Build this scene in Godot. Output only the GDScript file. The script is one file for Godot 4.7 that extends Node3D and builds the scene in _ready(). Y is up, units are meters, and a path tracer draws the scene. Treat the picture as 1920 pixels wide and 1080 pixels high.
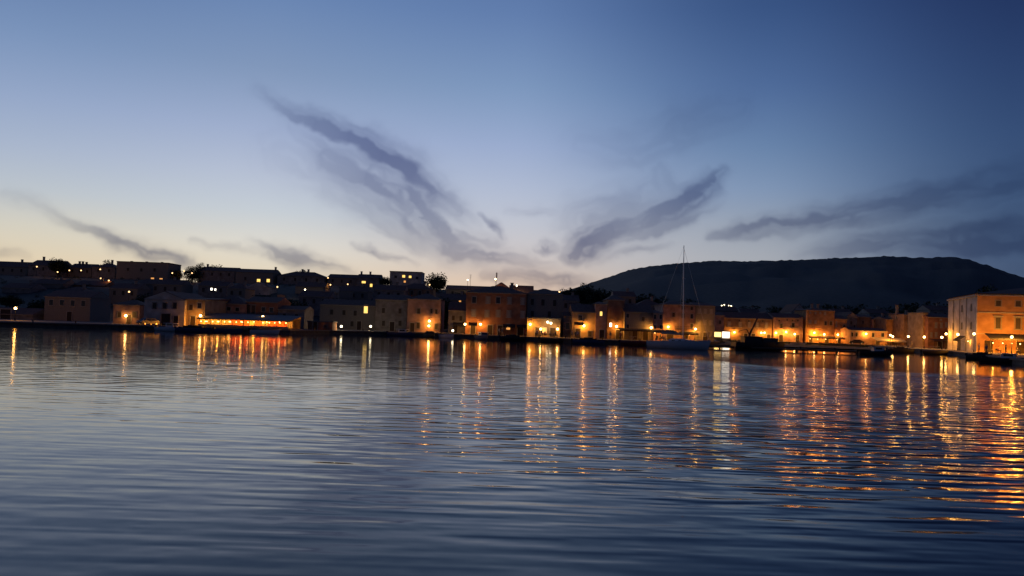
extends Node3D
# A small harbour town at dusk, seen across the water. Metres, y up; the camera stands at x = z = 0 looking along -z.

const FOCAL := 1450.0                      # in pixels of the 1920 px wide photograph
const EYE := Vector3(0, 3.5, 0)
const QUAY := 0.9                          # height of the quay above the water
var view := Basis.from_euler(Vector3(atan(40.0 / FOCAL), 0, deg_to_rad(1.9)))
var rng := RandomNumberGenerator.new()
var taken := {}
var M := {}
var unit_box: BoxMesh

# ---------------------------------------------------------------- sky tables: degrees, sRGB bytes
const SKY_AZ := [-180.0, -120.0, -75.0, -33.0, -18.0, 0.0, 18.0, 33.0, 75.0, 120.0, 180.0]
const SKY_EL := [0.0, 3.0, 5.0, 7.5, 10.0, 13.0, 17.0, 22.0, 30.0, 45.0, 90.0]
const SKY_RGB := [
	[40,50,76, 60,64,84, 150,138,128, 228,196,150, 230,202,165, 222,186,160, 165,158,162, 70,80,102, 46,58,84, 42,52,76, 40,50,76],
	[40,50,78, 58,66,90, 146,142,142, 226,208,178, 227,213,188, 222,196,175, 170,168,172, 76,91,117, 46,58,88, 42,52,78, 40,50,78],
	[38,50,80, 56,66,94, 138,144,156, 214,208,192, 222,217,206, 208,200,198, 166,170,178, 75,95,126, 45,58,92, 40,52,80, 38,50,80],
	[36,50,82, 52,64,96, 122,137,162, 188,196,204, 197,205,213, 192,196,208, 150,160,176, 70,92,125, 43,57,92, 38,52,82, 36,50,82],
	[34,48,82, 48,62,96, 102,124,160, 170,183,205, 182,192,212, 176,187,210, 128,149,180, 63,87,124, 40,55,92, 36,50,82, 34,48,82],
	[32,46,80, 44,58,94, 86,110,152, 150,168,200, 160,175,206, 155,172,206, 104,131,169, 54,78,118, 36,50,88, 34,48,80, 32,46,80],
	[30,44,78, 38,54,92, 67,92,137, 122,147,186, 130,152,187, 126,152,190, 79,107,153, 44,66,108, 32,46,84, 31,45,78, 30,44,78],
	[28,42,76, 34,50,88, 50,73,118, 95,122,168, 105,133,178, 98,126,173, 57,84,131, 33,51,93, 28,42,80, 28,42,76, 28,42,76],
	[26,40,74, 28,44,84, 36,55,98, 70,98,148, 78,107,156, 70,98,148, 40,62,108, 26,42,82, 25,38,76, 26,40,74, 26,40,74],
	[25,38,74, 26,40,80, 28,44,84, 48,72,120, 52,78,126, 46,70,118, 30,48,90, 24,38,76, 24,36,74, 25,38,74, 25,38,74],
	[28,42,84, 28,42,84, 28,42,84, 28,42,84, 28,42,84, 28,42,84, 28,42,84, 28,42,84, 28,42,84, 28,42,84, 28,42,84],
]
# Streaks of dark cloud: azimuth, elevation, half width, density of each point along a streak
const CLOUDS := [
	[-18.91,15.50,0.47,0.12, -16.69,14.50,0.55,0.50, -14.44,13.74,0.71,0.75, -12.14,12.90,0.95,0.90, -9.80,11.88,1.19,1.00, -7.81,10.75,1.26,1.00, -6.20,9.49,1.19,0.90, -4.58,8.41,1.03,0.50, -2.97,7.30,0.95,0.15],
	[-15.91,13.31,1.28,0.16, -13.60,11.48,1.62,0.52, -10.50,10.20,1.79,0.78, -8.14,9.00,1.92,0.85, -6.50,7.15,1.62,0.78, -4.88,5.66,1.20,0.72, -2.49,4.97,0.94,0.65, 0.69,4.68,0.68,0.39],
	[-16.93,11.38,1.71,0.11, -12.78,9.86,1.92,0.38, -9.66,8.34,1.92,0.47, -6.87,6.36,1.49,0.54, -4.47,5.09,0.94,0.47],
	[-6.44,5.28,0.38,0.26, -4.07,4.99,0.60,0.72, -1.70,5.00,0.60,0.72, 1.09,4.62,0.43,0.59, 3.86,4.38,0.34,0.13],
	[-5.70,6.72,0.60,0.25, -3.72,6.30,0.73,0.50, -1.33,5.72,0.68,0.38],
	[4.47,5.11,0.79,0.85, 5.19,6.07,1.26,1.00, 6.92,7.00,1.19,0.85, 8.85,7.61,1.03,0.70, 11.13,8.40,1.03,0.80, 13.00,9.54,0.95,0.90, 14.28,10.47,0.79,0.80, 15.19,11.46,0.40,0.40],
	[7.72,6.35,0.51,0.40, 10.40,7.24,0.63,0.60, 13.03,8.22,0.55,0.60, 14.69,9.04,0.40,0.15],
	[5.34,7.55,1.71,0.45, 8.43,8.57,1.79,0.45, 11.10,9.74,1.45,0.33, 10.48,11.25,1.02,0.20],
	[14.20,6.74,0.36,0.45, 16.76,7.27,0.55,0.75, 19.61,7.69,0.71,0.80, 23.04,8.10,0.87,0.75, 26.30,8.81,1.03,0.65, 29.99,9.39,1.03,0.55, 34.51,10.23,1.19,0.45, 40.49,11.31,1.19,0.20],
	[20.01,5.32,0.51,0.17, 23.08,5.94,0.77,0.55, 26.34,6.25,0.94,0.66, 30.03,6.35,1.20,0.72, 34.02,6.23,1.71,0.72, 40.53,6.27,2.13,0.33],
	[-33.50,7.05,0.40,0.15, -31.49,6.35,0.47,0.22, -29.99,5.59,0.32,0.45, -28.61,5.16,0.32,0.60, -27.19,4.51,0.43,0.90, -25.25,3.94,0.51,0.95, -23.60,3.70,0.47,0.85, -21.97,3.36,0.32,0.25],
	[-18.83,5.11,0.32,0.20, -17.38,4.64,0.55,0.75, -15.54,4.17,0.63,0.85, -13.67,3.70,0.47,0.70, -11.58,3.30,0.32,0.25],
	[-22.64,4.89,0.24,0.25, -20.23,4.68,0.28,0.32, -17.74,4.46,0.24,0.15],
	[-11.77,5.41,0.24,0.35, -10.31,5.10,0.32,0.70, -8.74,4.51,0.32,0.55, -6.98,4.08,0.20,0.15],
	[-2.47,7.91,0.24,0.35, -1.58,7.28,0.32,0.75, -1.03,6.36,0.24,0.45],
	[1.45,5.49,0.32,0.30, 2.47,5.84,0.43,0.65, 3.51,5.63,0.32,0.35],
	[-0.62,8.37,0.32,0.12, 1.75,8.44,0.36,0.28, 4.13,8.23,0.32,0.12],
	[-2.05,3.72,0.43,0.39, 1.12,3.59,0.60,0.78, 3.90,3.28,0.51,0.72, 6.05,3.58,0.34,0.13],
	[6.59,5.16,0.36,0.30, 9.29,5.84,0.32,0.45, 11.76,6.18,0.24,0.10],
	[4.76,13.31,1.38,0.10, 9.08,12.76,1.66,0.20, 12.11,14.40,1.90,0.25, 16.00,15.56,1.19,0.15],
	[-10.75,6.74,0.28,0.20, -9.00,6.25,0.32,0.45, -7.83,5.92,0.24,0.15],
	[-35.77,3.38,0.40,0.30, -33.62,3.36,0.40,0.35, -32.22,3.20,0.32,0.15],
]
# The mountain's crest: azimuth, elevation
const CREST := [-2.36,1.224, 1.57,1.948, 3.92,2.613, 5.47,3.131, 7.02,3.722, 8.56,4.267, 10.09,4.571, 11.80,4.795, 14.61,5.026, 16.81,5.010, 20.36,5.140, 22.76,5.249, 24.42,5.315, 25.72,5.377, 27.62,5.253, 29.75,5.262, 30.64,5.079, 31.52,4.730, 32.66,4.251, 33.50,3.947, 36.94,3.036, 42.76,2.247]

func srgb(r: float, g: float, b: float) -> Color:
	return Color(r / 255.0, g / 255.0, b / 255.0).srgb_to_linear()

func ease01(t: float) -> float:
	t = clampf(t, 0.0, 1.0)
	return t * t * (3.0 - 2.0 * t)

func table_at(row: Array, k: int) -> Vector3:
	return Vector3(row[k * 3], row[k * 3 + 1], row[k * 3 + 2])

func clear_sky(az: float, el: float) -> Color:
	var i := 0
	while i < SKY_AZ.size() - 2 and az > SKY_AZ[i + 1]:
		i += 1
	var j := 0
	while j < SKY_EL.size() - 2 and el > SKY_EL[j + 1]:
		j += 1
	var u := clampf((az - SKY_AZ[i]) / (SKY_AZ[i + 1] - SKY_AZ[i]), 0, 1)
	var v := clampf((el - SKY_EL[j]) / (SKY_EL[j + 1] - SKY_EL[j]), 0, 1)
	u = lerpf(u, ease01(u), 0.5)
	var c := table_at(SKY_RGB[j], i).lerp(table_at(SKY_RGB[j], i + 1), u).lerp(table_at(SKY_RGB[j + 1], i).lerp(table_at(SKY_RGB[j + 1], i + 1), u), v)
	return srgb(c.x, c.y, c.z)

func make_sky() -> Sky:
	var small := Image.create_empty(512, 256, false, Image.FORMAT_RGBF)
	for y in 256:
		for x in 512:
			small.set_pixel(x, y, clear_sky((x + 0.5) / 512.0 * 360.0 - 180.0, maxf(0.0, 90.0 - (y + 0.5) / 256.0 * 180.0)))
	small.resize(4096, 2048, Image.INTERPOLATE_BILINEAR)
	var wisp := FastNoiseLite.new()
	wisp.seed = 4
	wisp.frequency = 1.0
	wisp.fractal_octaves = 3
	wisp.fractal_gain = 0.4
	var curl := FastNoiseLite.new()
	curl.seed = 9
	curl.frequency = 1.0
	curl.fractal_octaves = 3
	var deg := 360.0 / 4096.0
	# the streaks
	var shade := {}
	for n in CLOUDS.size():
		var s: Array = CLOUDS[n]
		var along := 0.0
		for k in range(0, s.size() - 4, 4):
			var a := Vector2(s[k], s[k + 1])
			var b := Vector2(s[k + 4], s[k + 5])
			var reach := maxf(s[k + 2], s[k + 6]) * 2.2
			var x0 := int((minf(a.x, b.x) - reach + 180.0) / deg)
			var x1 := int((maxf(a.x, b.x) + reach + 180.0) / deg)
			var y0 := int((90.0 - maxf(a.y, b.y) - reach) / deg)
			var y1 := int((90.0 - maxf(0.0, minf(a.y, b.y) - reach)) / deg)
			var step := b - a
			var long := step.length()
			var first := k == 0
			var last := k + 8 >= s.size()
			for y in range(y0, y1):
				for x in range(x0, x1):
					var p := Vector2((x + 0.5) * deg - 180.0, 90.0 - (y + 0.5) * deg)
					p += Vector2(curl.get_noise_2d(p.x * 0.35, p.y * 0.5), curl.get_noise_2d(p.x * 0.35 + 40.0, p.y * 0.5)) * 0.4
					p += Vector2(curl.get_noise_2d(p.x * 1.6, p.y * 2.4 + 9.0), curl.get_noise_2d(p.x * 1.6 + 70.0, p.y * 2.4)) * 0.05
					var t := (p - a).dot(step) / (long * long)
					if (t < 0.0 and not first) or (t > 1.0 and not last):
						if t < -0.35 or t > 1.35:
							continue
					var tc := clampf(t, 0.0, 1.0)
					var d := (p - a - step * tc).length() * (1.0 if (p - a).cross(step) > 0.0 else -1.0)
					var w := lerpf(s[k + 2], s[k + 6], tc) * 1.25
					var q := absf(d) / w
					if q > 2.0:
						continue
					var l := along + t * long
					var grain := wisp.get_noise_2d(l * 0.16 + n * 13.0, d * 1.2 / sqrt(w) + n * 7.0)
					var body := exp(-q * q * 1.5) * (1.0 + 0.7 * grain)
					var v := clampf(body, 0.0, 1.0) * lerpf(s[k + 3], s[k + 7], tc)
					var key := y * 4096 + x
					var old: float = shade.get(key, 0.0)
					if v > old:
						shade[key] = v if old == 0.0 else lerpf(old, v, 1.0)
			along += long
	# thin haze of cirrus over the whole sky, and the streaks over it
	for key in shade:
		var x: int = key % 4096
		var y: int = key / 4096
		var v: float = clampf(shade[key], 0.0, 1.0)
		var c := small.get_pixel(x, y)
		small.set_pixel(x, y, Color(c.r * (1.0 - 0.66 * v), c.g * (1.0 - 0.64 * v), c.b * (1.0 - 0.52 * v)))
	var m := PanoramaSkyMaterial.new()
	var turned := Image.create_empty(4096, 2048, false, Image.FORMAT_RGBF)   # the panorama's left edge is -z
	turned.blit_rect(small, Rect2i(2048, 0, 2048, 2048), Vector2i.ZERO)
	turned.blit_rect(small, Rect2i(0, 0, 2048, 2048), Vector2i(2048, 0))
	m.panorama = ImageTexture.create_from_image(turned)
	m.filter = true
	var sky := Sky.new()
	sky.sky_material = m
	return sky

func set_camera_and_light() -> void:
	var cam := Camera3D.new()
	cam.name = "camera"
	add_child(cam)
	cam.position = EYE
	cam.basis = view
	cam.set_frustum(0.2 * 1080.0 / FOCAL, Vector2(0, 0.2 * 28.0 / FOCAL), 0.2, 9000.0)
	cam.current = true
	var env := Environment.new()
	env.background_mode = Environment.BG_SKY
	env.sky = make_sky()
	env.tonemap_mode = Environment.TONE_MAPPER_LINEAR
	env.tonemap_exposure = 1.0
	env.sdfgi_enabled = true
	env.ssao_enabled = true
	env.ssil_enabled = true
	var w := WorldEnvironment.new()
	w.name = "environment"
	w.environment = env
	add_child(w)
	# The sun has set behind the town: the sky alone gives what daylight is left.

# ---------------------------------------------------------------- helpers
func at(px: float, py: float, depth: float) -> Vector3:
	var d := view * Vector3(px - 960.0, 568.0 - py, -FOCAL)
	return EYE + d * (depth / -d.z)

func numbered(called: String) -> String:
	taken[called] = taken.get(called, -1) + 1
	return called if taken[called] == 0 else "%s_%03d" % [called, taken[called]]

func thing(called: String, label: String, category: String, where := Vector3.ZERO, turn := 0.0, group := "") -> Node3D:
	var o := Node3D.new()
	o.name = numbered(called)
	add_child(o)
	o.position = where
	o.rotation.y = turn
	tag(o, label, category, group)
	return o

func tag(o: Node, label: String, category: String, group := "") -> void:
	o.set_meta("label", label)
	o.set_meta("category", category)
	if group:
		o.set_meta("group", group)

func part(called: String, mesh: Mesh, mat: Material, parent: Node, where := Vector3.ZERO, size := Vector3.ONE, turn := Vector3.ZERO) -> MeshInstance3D:
	var o := MeshInstance3D.new()
	o.name = called
	o.mesh = mesh
	o.material_override = mat
	parent.add_child(o, true)
	o.transform = Transform3D(Basis.from_euler(turn).scaled_local(size), where)
	return o

func structure(called: String, mesh: Mesh, mat: Material) -> MeshInstance3D:
	var o := part(numbered(called), mesh, mat, self)
	o.set_meta("kind", "structure")
	return o

func tool() -> SurfaceTool:
	var st := SurfaceTool.new()
	st.begin(Mesh.PRIMITIVE_TRIANGLES)
	st.set_smooth_group(-1)
	return st

func tri(st: SurfaceTool, a: Vector3, b: Vector3, c: Vector3) -> void:   # counter-clockwise seen from outside
	st.add_vertex(a)
	st.add_vertex(c)
	st.add_vertex(b)

func quad(st: SurfaceTool, a: Vector3, b: Vector3, c: Vector3, d: Vector3) -> void:
	tri(st, a, b, c)
	tri(st, a, c, d)

func box(st: SurfaceTool, c: Vector3, s: Vector3, turn := Basis()) -> void:
	var v := []
	for k in 8:
		v.append(c + turn * (Vector3((1 if k & 1 else -1) * s.x, (1 if k & 2 else -1) * s.y, (1 if k & 4 else -1) * s.z) * 0.5))
	quad(st, v[4], v[5], v[7], v[6])
	quad(st, v[1], v[0], v[2], v[3])
	quad(st, v[5], v[1], v[3], v[7])
	quad(st, v[0], v[4], v[6], v[2])
	quad(st, v[6], v[7], v[3], v[2])
	quad(st, v[0], v[1], v[5], v[4])

func bar(st: SurfaceTool, a: Vector3, b: Vector3, ra: float, rb := -1.0, sides := 8) -> void:   # a tapered round bar
	if rb < 0.0:
		rb = ra
	var f := (b - a).normalized()
	var u := f.cross(Vector3.RIGHT if absf(f.x) < 0.9 else Vector3.UP).normalized()
	var w := f.cross(u)
	for k in sides:
		var p := u * cos(TAU * k / sides) + w * sin(TAU * k / sides)
		var q := u * cos(TAU * (k + 1) / sides) + w * sin(TAU * (k + 1) / sides)
		quad(st, a + p * ra, a + q * ra, b + q * rb, b + p * rb)
		tri(st, b, b + p * rb, b + q * rb)
		tri(st, a, a + q * ra, a + p * ra)

func done(st: SurfaceTool) -> ArrayMesh:
	st.generate_normals()
	return st.commit()

func noise(sd: int, freq: float, octaves := 3) -> FastNoiseLite:
	var n := FastNoiseLite.new()
	n.seed = sd
	n.frequency = freq
	n.fractal_octaves = octaves
	return n

func texture_of(n: FastNoiseLite, size: int, low: Color, high: Color) -> ImageTexture:
	var im := n.get_seamless_image(size, size)
	im.convert(Image.FORMAT_RGB8)
	for y in size:
		for x in size:
			var t := im.get_pixel(x, y).r
			im.set_pixel(x, y, low.lerp(high, t))
	return ImageTexture.create_from_image(im)

func plain(r: float, g: float, b: float, rough := 0.85, metal := 0.0) -> StandardMaterial3D:   # linear base colour
	var m := StandardMaterial3D.new()
	m.albedo_color = Color(r, g, b).linear_to_srgb()
	m.roughness = rough
	m.metallic = metal
	return m

func grained(r: float, g: float, b: float, tex: Texture2D, scale: float, rough := 0.9) -> StandardMaterial3D:
	var m := plain(r, g, b, rough)
	m.albedo_texture = tex
	m.uv1_triplanar = true
	m.uv1_world_triplanar = true
	m.uv1_scale = Vector3.ONE * scale
	return m

func glowing(r: float, g: float, b: float, energy: float) -> StandardMaterial3D:
	var m := plain(0.6, 0.5, 0.4, 0.6)
	m.emission_enabled = true
	m.emission = Color(r, g, b).linear_to_srgb()
	m.emission_energy_multiplier = energy
	return m

# ---------------------------------------------------------------- water
func make_water() -> void:
	# Fine ripples: one sheet of relief over the whole bay, calmer in the lee of the town.
	var wide := 520.0
	var deep := 290.0
	var size := 2048
	var ripple := noise(21, 0.2, 2)
	ripple.fractal_gain = 0.55
	ripple.domain_warp_enabled = true
	ripple.domain_warp_amplitude = 8.0
	ripple.domain_warp_frequency = 0.02
	var im := ripple.get_image(int(size / 3.6), size, false, false, false)
	im.resize(size, size, Image.INTERPOLATE_CUBIC)          # long crests that lie along the shore
	im.convert(Image.FORMAT_RGBA8)
	var patches := noise(5, 0.02, 3)
	var calm := Image.create_empty(256, 256, false, Image.FORMAT_RGBA8)
	for y in 256:
		for x in 256:
			var wx := (x + 0.5) / 256.0 * wide - wide / 2.0
			var d := deep - 20.0 - (y + 0.5) / 256.0 * deep
			calm.set_pixel(x, y, Color(0.5, 0.5, 0.5, 1.0 - ripple_strength(wx, d, patches)))
	calm.resize(size, size, Image.INTERPOLATE_BILINEAR)
	im.blend_rect(calm, Rect2i(0, 0, size, size), Vector2i.ZERO)
	im.convert(Image.FORMAT_RGB8)
	im.bump_map_to_normal_map(1.6)
	var m := StandardMaterial3D.new()
	m.albedo_color = Color(0.012, 0.022, 0.03).linear_to_srgb()
	m.roughness = 0.07
	m.metallic_specular = 0.33
	m.normal_enabled = true
	m.normal_texture = ImageTexture.create_from_image(im)
	m.normal_scale = 1.15
	M.water = m
	# Longer waves are real: a mesh whose rows widen with distance, lifted by noise in metres.
	var rows := PackedFloat32Array()
	var d0 := 3.0
	while d0 < 262.0:
		rows.append(d0)
		d0 += maxf(0.1, d0 * 0.0042)
	var cols := 500
	var n0 := noise(30, 0.42, 2)
	var n1 := noise(31, 0.22, 2)
	var n2 := noise(32, 0.75, 2)
	var n3 := noise(33, 2.1, 2)
	var high := PackedFloat32Array()
	var spot := PackedVector3Array()
	var uv := PackedVector2Array()
	var swell := Vector2(0.3, 1.0).normalized()
	for r in rows.size():
		var d := rows[r]
		var half := (d + 6.0) * 0.97
		var gap := maxf(half * 2.0 / cols, maxf(0.1, d * 0.0042))
		var f2 := clampf(1.5 - gap * 3.0, 0.0, 1.0)
		var f3 := clampf(1.6 - gap * 7.0, 0.0, 1.0)
		for c in cols + 1:
			var x := (float(c) / cols * 2.0 - 1.0) * half
			var run := swell * (x * swell.x + d * swell.y)
			var across := Vector2(swell.y, -swell.x) * (x * swell.y - d * swell.x)
			var p := run + across * 0.36
			var q := run + across * 0.8
			var k := ripple_strength(x, d, patches)
			var h := 0.030 * n1.get_noise_2d(p.x, p.y) * sqrt(k)
			if d < 90.0:                                 # an old wake crossing the swell
				h += 0.011 * n0.get_noise_2d(x * 0.95 - d * 0.3, (x * 0.3 + d * 0.95) * 0.2) * (0.35 + 0.65 * k) * (1.0 - ease01((d - 40.0) / 50.0))
			if f2 > 0.0:
				h += 0.012 * f2 * n2.get_noise_2d(q.x, q.y) * pow(k, 0.6)
			if f3 > 0.0:
				h += 0.0045 * f3 * n3.get_noise_2d(q.x, q.y) * pow(k, 0.6)
			spot.append(Vector3(x, h, -d))
			uv.append(Vector2(x / wide + 0.5, (deep - 20.0 - d) / deep))
	var index := PackedInt32Array()
	var normal := PackedVector3Array()
	normal.resize(spot.size())
	var w := cols + 1
	for r in rows.size():
		for c in w:
			var i := r * w + c
			var gx := spot[i + (1 if c < cols else 0)] - spot[i - (1 if c > 0 else 0)]
			var gz := spot[i + (w if r < rows.size() - 1 else 0)] - spot[i - (w if r > 0 else 0)]
			normal[i] = gx.cross(gz).normalized()
			if r < rows.size() - 1 and c < cols:
				index.append_array([i, i + w, i + 1, i + 1, i + w, i + w + 1])
	var arrays := []
	arrays.resize(Mesh.ARRAY_MAX)
	arrays[Mesh.ARRAY_VERTEX] = spot
	arrays[Mesh.ARRAY_NORMAL] = normal
	arrays[Mesh.ARRAY_TEX_UV] = uv
	arrays[Mesh.ARRAY_INDEX] = index
	var mesh := ArrayMesh.new()
	mesh.add_surface_from_arrays(Mesh.PRIMITIVE_TRIANGLES, arrays)
	structure("water", mesh, m)

func ripple_strength(x: float, d: float, patches: FastNoiseLite) -> float:
	# Wind ruffles the eastern half of the bay; the strip under the houses lies calm, and a slick reaches west and close in.
	var east := ease01((x + 14.0 - d * 0.12) / 38.0)
	var edge := lerpf(98.0, 76.0, east) + patches.get_noise_2d(x * 1.5, 7.0) * 16.0
	var soft := lerpf(60.0, 14.0, east)
	var open := 1.0 - ease01((d - edge + soft * 0.5) / soft)
	var near := ease01((24.0 - d) / 14.0)
	var gust := 0.85 + 0.6 * patches.get_noise_2d(x * 0.5, d * 1.6)
	return clampf(lerpf(0.010, lerpf(lerpf(0.05, 0.06, near), lerpf(1.0, 0.15, near), east), open) * gust, 0.006, 1.0)

# ---------------------------------------------------------------- mountain
func make_mountain() -> void:
	var folds := noise(41, 0.004, 4)
	var tops := noise(42, 0.05, 2)
	var arrays := []
	arrays.resize(Mesh.ARRAY_MAX)
	var spot := PackedVector3Array()
	var index := PackedInt32Array()
	var cols := 420
	var steps := [330.0, 420.0, 520.0, 640.0, 780.0, 940.0, 1120.0, 1320.0, 1520.0, 1720.0, 1900.0, 2060.0, 2200.0, 2320.0, 2420.0, 2500.0, 2580.0, 2800.0, 3300.0]
	for c in cols + 1:
		var az := lerpf(-10.0, 70.0, float(c) / cols)
		var el := CREST[1] as float
		if az >= CREST[CREST.size() - 2]:
			el = CREST[CREST.size() - 1]
		elif az > CREST[0]:
			var i := 0
			while az > CREST[i + 2]:
				i += 2
			var t := (az - CREST[i]) / (CREST[i + 2] - CREST[i]) as float
			el = lerpf(CREST[i + 1], CREST[i + 3], t)
		var dir := Vector3(sin(deg_to_rad(az)), 0, -cos(deg_to_rad(az)))
		var crest := EYE.y + 2500.0 * tan(deg_to_rad(el))
		for r in steps:
			var p: Vector3 = dir * r
			var t := clampf((r - 330.0) / 2170.0, 0.0, 1.0)
			var h := crest * pow(t, 1.12)
			var room := sin(t * PI)
			h += folds.get_noise_2d(p.x, p.z) * 26.0 * room * (crest / 230.0)
			h = minf(h, (r / 2500.0) * (crest - EYE.y) + EYE.y - 2.0 * room)
			if r > 2500.0:
				h = crest * (1.0 - (r - 2500.0) / 1400.0)
			if r > 2350.0 and r < 2700.0:
				h += tops.get_noise_2d(p.x, p.z) * 3.0
			spot.append(Vector3(p.x, h, p.z))
	var w := steps.size()
	for c in cols:
		for r in w - 1:
			var i := c * w + r
			index.append_array([i, i + 1, i + w, i + w, i + 1, i + w + 1])
	arrays[Mesh.ARRAY_VERTEX] = spot
	arrays[Mesh.ARRAY_INDEX] = index
	var mesh := ArrayMesh.new()
	mesh.add_surface_from_arrays(Mesh.PRIMITIVE_TRIANGLES, arrays)
	var st := SurfaceTool.new()
	st.create_from(mesh, 0)
	st.generate_normals()
	structure("mountain", st.commit(), M.forest)

# ---------------------------------------------------------------- land
const SHORE := [[-900, 152], [-300, 146], [0, 141], [200, 149], [360, 150], [545, 152], [620, 166], [760, 177], [930, 170], [1100, 160], [1235, 161],
	[1345, 190], [1362, 229], [1500, 236], [1640, 228], [1690, 190], [1740, 172], [1790, 164], [1840, 140], [1900, 116], [1990, 98], [2400, 84]]

func hill(x: float, d: float) -> float:
	var west := 1.0 - ease01((x + 5.0) / 75.0)
	var up := 16.0 * ease01((d - 182.0) / 135.0) * west + 9.0 * ease01((d - 262.0) / 120.0) * (1.0 - west)
	return QUAY - 0.5 + up

func ground_at(x: float, d: float) -> float:
	return maxf(QUAY, hill(x, d))

func make_land() -> void:
	var edge := PackedVector2Array()
	for s in SHORE:
		edge.append(Vector2((s[0] - 960.0) * s[1] / FOCAL, -s[1]))
	var outline := edge.duplicate()
	outline.append_array([Vector2(430, -84), Vector2(430, -420), Vector2(-430, -420), Vector2(-430, -152)])
	var st := tool()
	var t := Geometry2D.triangulate_polygon(outline)
	for k in range(0, t.size(), 3):
		var a := outline[t[k]]
		var b := outline[t[k + 1]]
		var c := outline[t[k + 2]]
		if (b - a).cross(c - a) > 0.0:
			var keep := b
			b = c
			c = keep
		tri(st, Vector3(a.x, QUAY, a.y), Vector3(b.x, QUAY, b.y), Vector3(c.x, QUAY, c.y))
	structure("pavement", done(st), M.paving)
	# quay wall of stone, with a coping that overhangs it
	st = tool()
	var cope := tool()
	for k in edge.size() - 1:
		var a := Vector3(edge[k].x, 0, edge[k].y)
		var b := Vector3(edge[k + 1].x, 0, edge[k + 1].y)
		quad(st, a + Vector3.DOWN * 1.5, b + Vector3.DOWN * 1.5, b + Vector3.UP * (QUAY - 0.2), a + Vector3.UP * (QUAY - 0.2))
		var f := (b - a).normalized()
		box(cope, (a + b) / 2.0 + Vector3.UP * (QUAY - 0.08), Vector3((b - a).length() + 0.3, 0.26, 0.7), Basis(f, Vector3.UP, f.cross(Vector3.UP)))
	structure("quay_wall", done(st), M.quay)
	structure("quay_kerb", done(cope), M.coping)
	# the slope behind the first rows of houses
	st = SurfaceTool.new()
	st.begin(Mesh.PRIMITIVE_TRIANGLES)
	var bumps := noise(51, 0.06, 3)
	var nx := 110
	var nz := 40
	for j in nz + 1:
		for i in nx + 1:
			var x := lerpf(-420, 420, float(i) / nx)
			var d := lerpf(180, 425, float(j) / nz)
			st.add_vertex(Vector3(x, hill(x, d) + bumps.get_noise_2d(x, d) * 0.7 * ease01((d - 190.0) / 40.0), -d))
	for j in nz:
		for i in nx:
			var k := j * (nx + 1) + i
			for q in [k, k + nx + 1, k + 1, k + 1, k + nx + 1, k + nx + 2]:
				st.add_index(q)
	st.generate_normals()
	structure("hillside", st.commit(), M.scrub)

func make_jetty() -> void:
	var a := at(1232, 650, 158)
	var b := at(1662, 660, 146)
	a.y = 0
	b.y = 0
	var o := thing("jetty", "low dark jetty on piles lying across the mouth of the inner basin", "jetty", a)
	var f := (b - a).normalized()
	var turn := Basis(f, Vector3.UP, f.cross(Vector3.UP))
	var long := (b - a).length()
	var st := tool()
	box(st, f * long / 2.0 + Vector3.UP * 0.52, Vector3(long, 0.22, 2.4), turn)
	part("deck", done(st), M.old_wood, o)
	st = tool()
	box(st, f * long / 2.0 + Vector3.UP * 0.32 + turn.z * 1.0, Vector3(long - 0.2, 0.16, 0.2), turn)
	part("beam", done(st), M.dark_wood, o)
	var pile := tool()
	bar(pile, Vector3.DOWN * 1.5, Vector3.UP * 0.4, 0.16)
	var pile_mesh := done(pile)
	for k in 12:
		for s in [-1, 1]:
			part("pile", pile_mesh, M.dark_wood, o, f * (1.5 + k * (long - 3.0) / 11.0) + turn.z * s * 0.8)
	var post := tool()
	bar(post, Vector3.UP * 0.63, Vector3.UP * 1.05, 0.1, 0.13)
	var post_mesh := done(post)
	for k in 7:
		part("bollard", post_mesh, M.iron, o, f * (3.0 + k * (long - 6.0) / 6.0) + turn.z * 0.9)

# ---------------------------------------------------------------- houses
func window(parent: Node, where: Vector3, w: float, h: float, kind: String, turn := 0.0) -> void:
	var o := part("window", M.window_frame, M.stone_trim if kind != "shut" else M.stone_dull, parent, where, Vector3(w, h, 1.0), Vector3(0, turn, 0))
	match kind:
		"lit":
			part("pane", M.window_pane, M.lit_pane, o)
		"warm":
			part("pane", M.window_pane, M.warm_pane, o)
		"white":
			part("pane", M.window_pane, M.white_pane, o)
		"pale":
			for s in [-1, 1]:
				part("shutter", M.window_leaf, M.pale_shutter, o, Vector3(s * 0.195, 0, 0))
		"shut":
			for s in [-1, 1]:
				part("shutter", M.window_leaf, M.dark_shutter, o, Vector3(s * 0.195, 0, 0))
		"open":
			part("pane", M.window_pane, M.glass, o)
			for s in [-1, 1]:
				part("shutter", M.window_leaf, M.green_shutter, o, Vector3(s * 0.72, 0, 0.02))
		_:
			part("pane", M.window_pane, M.glass, o)
			part("glazing_bar", M.window_bar, M.dark_wood, o)

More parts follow.
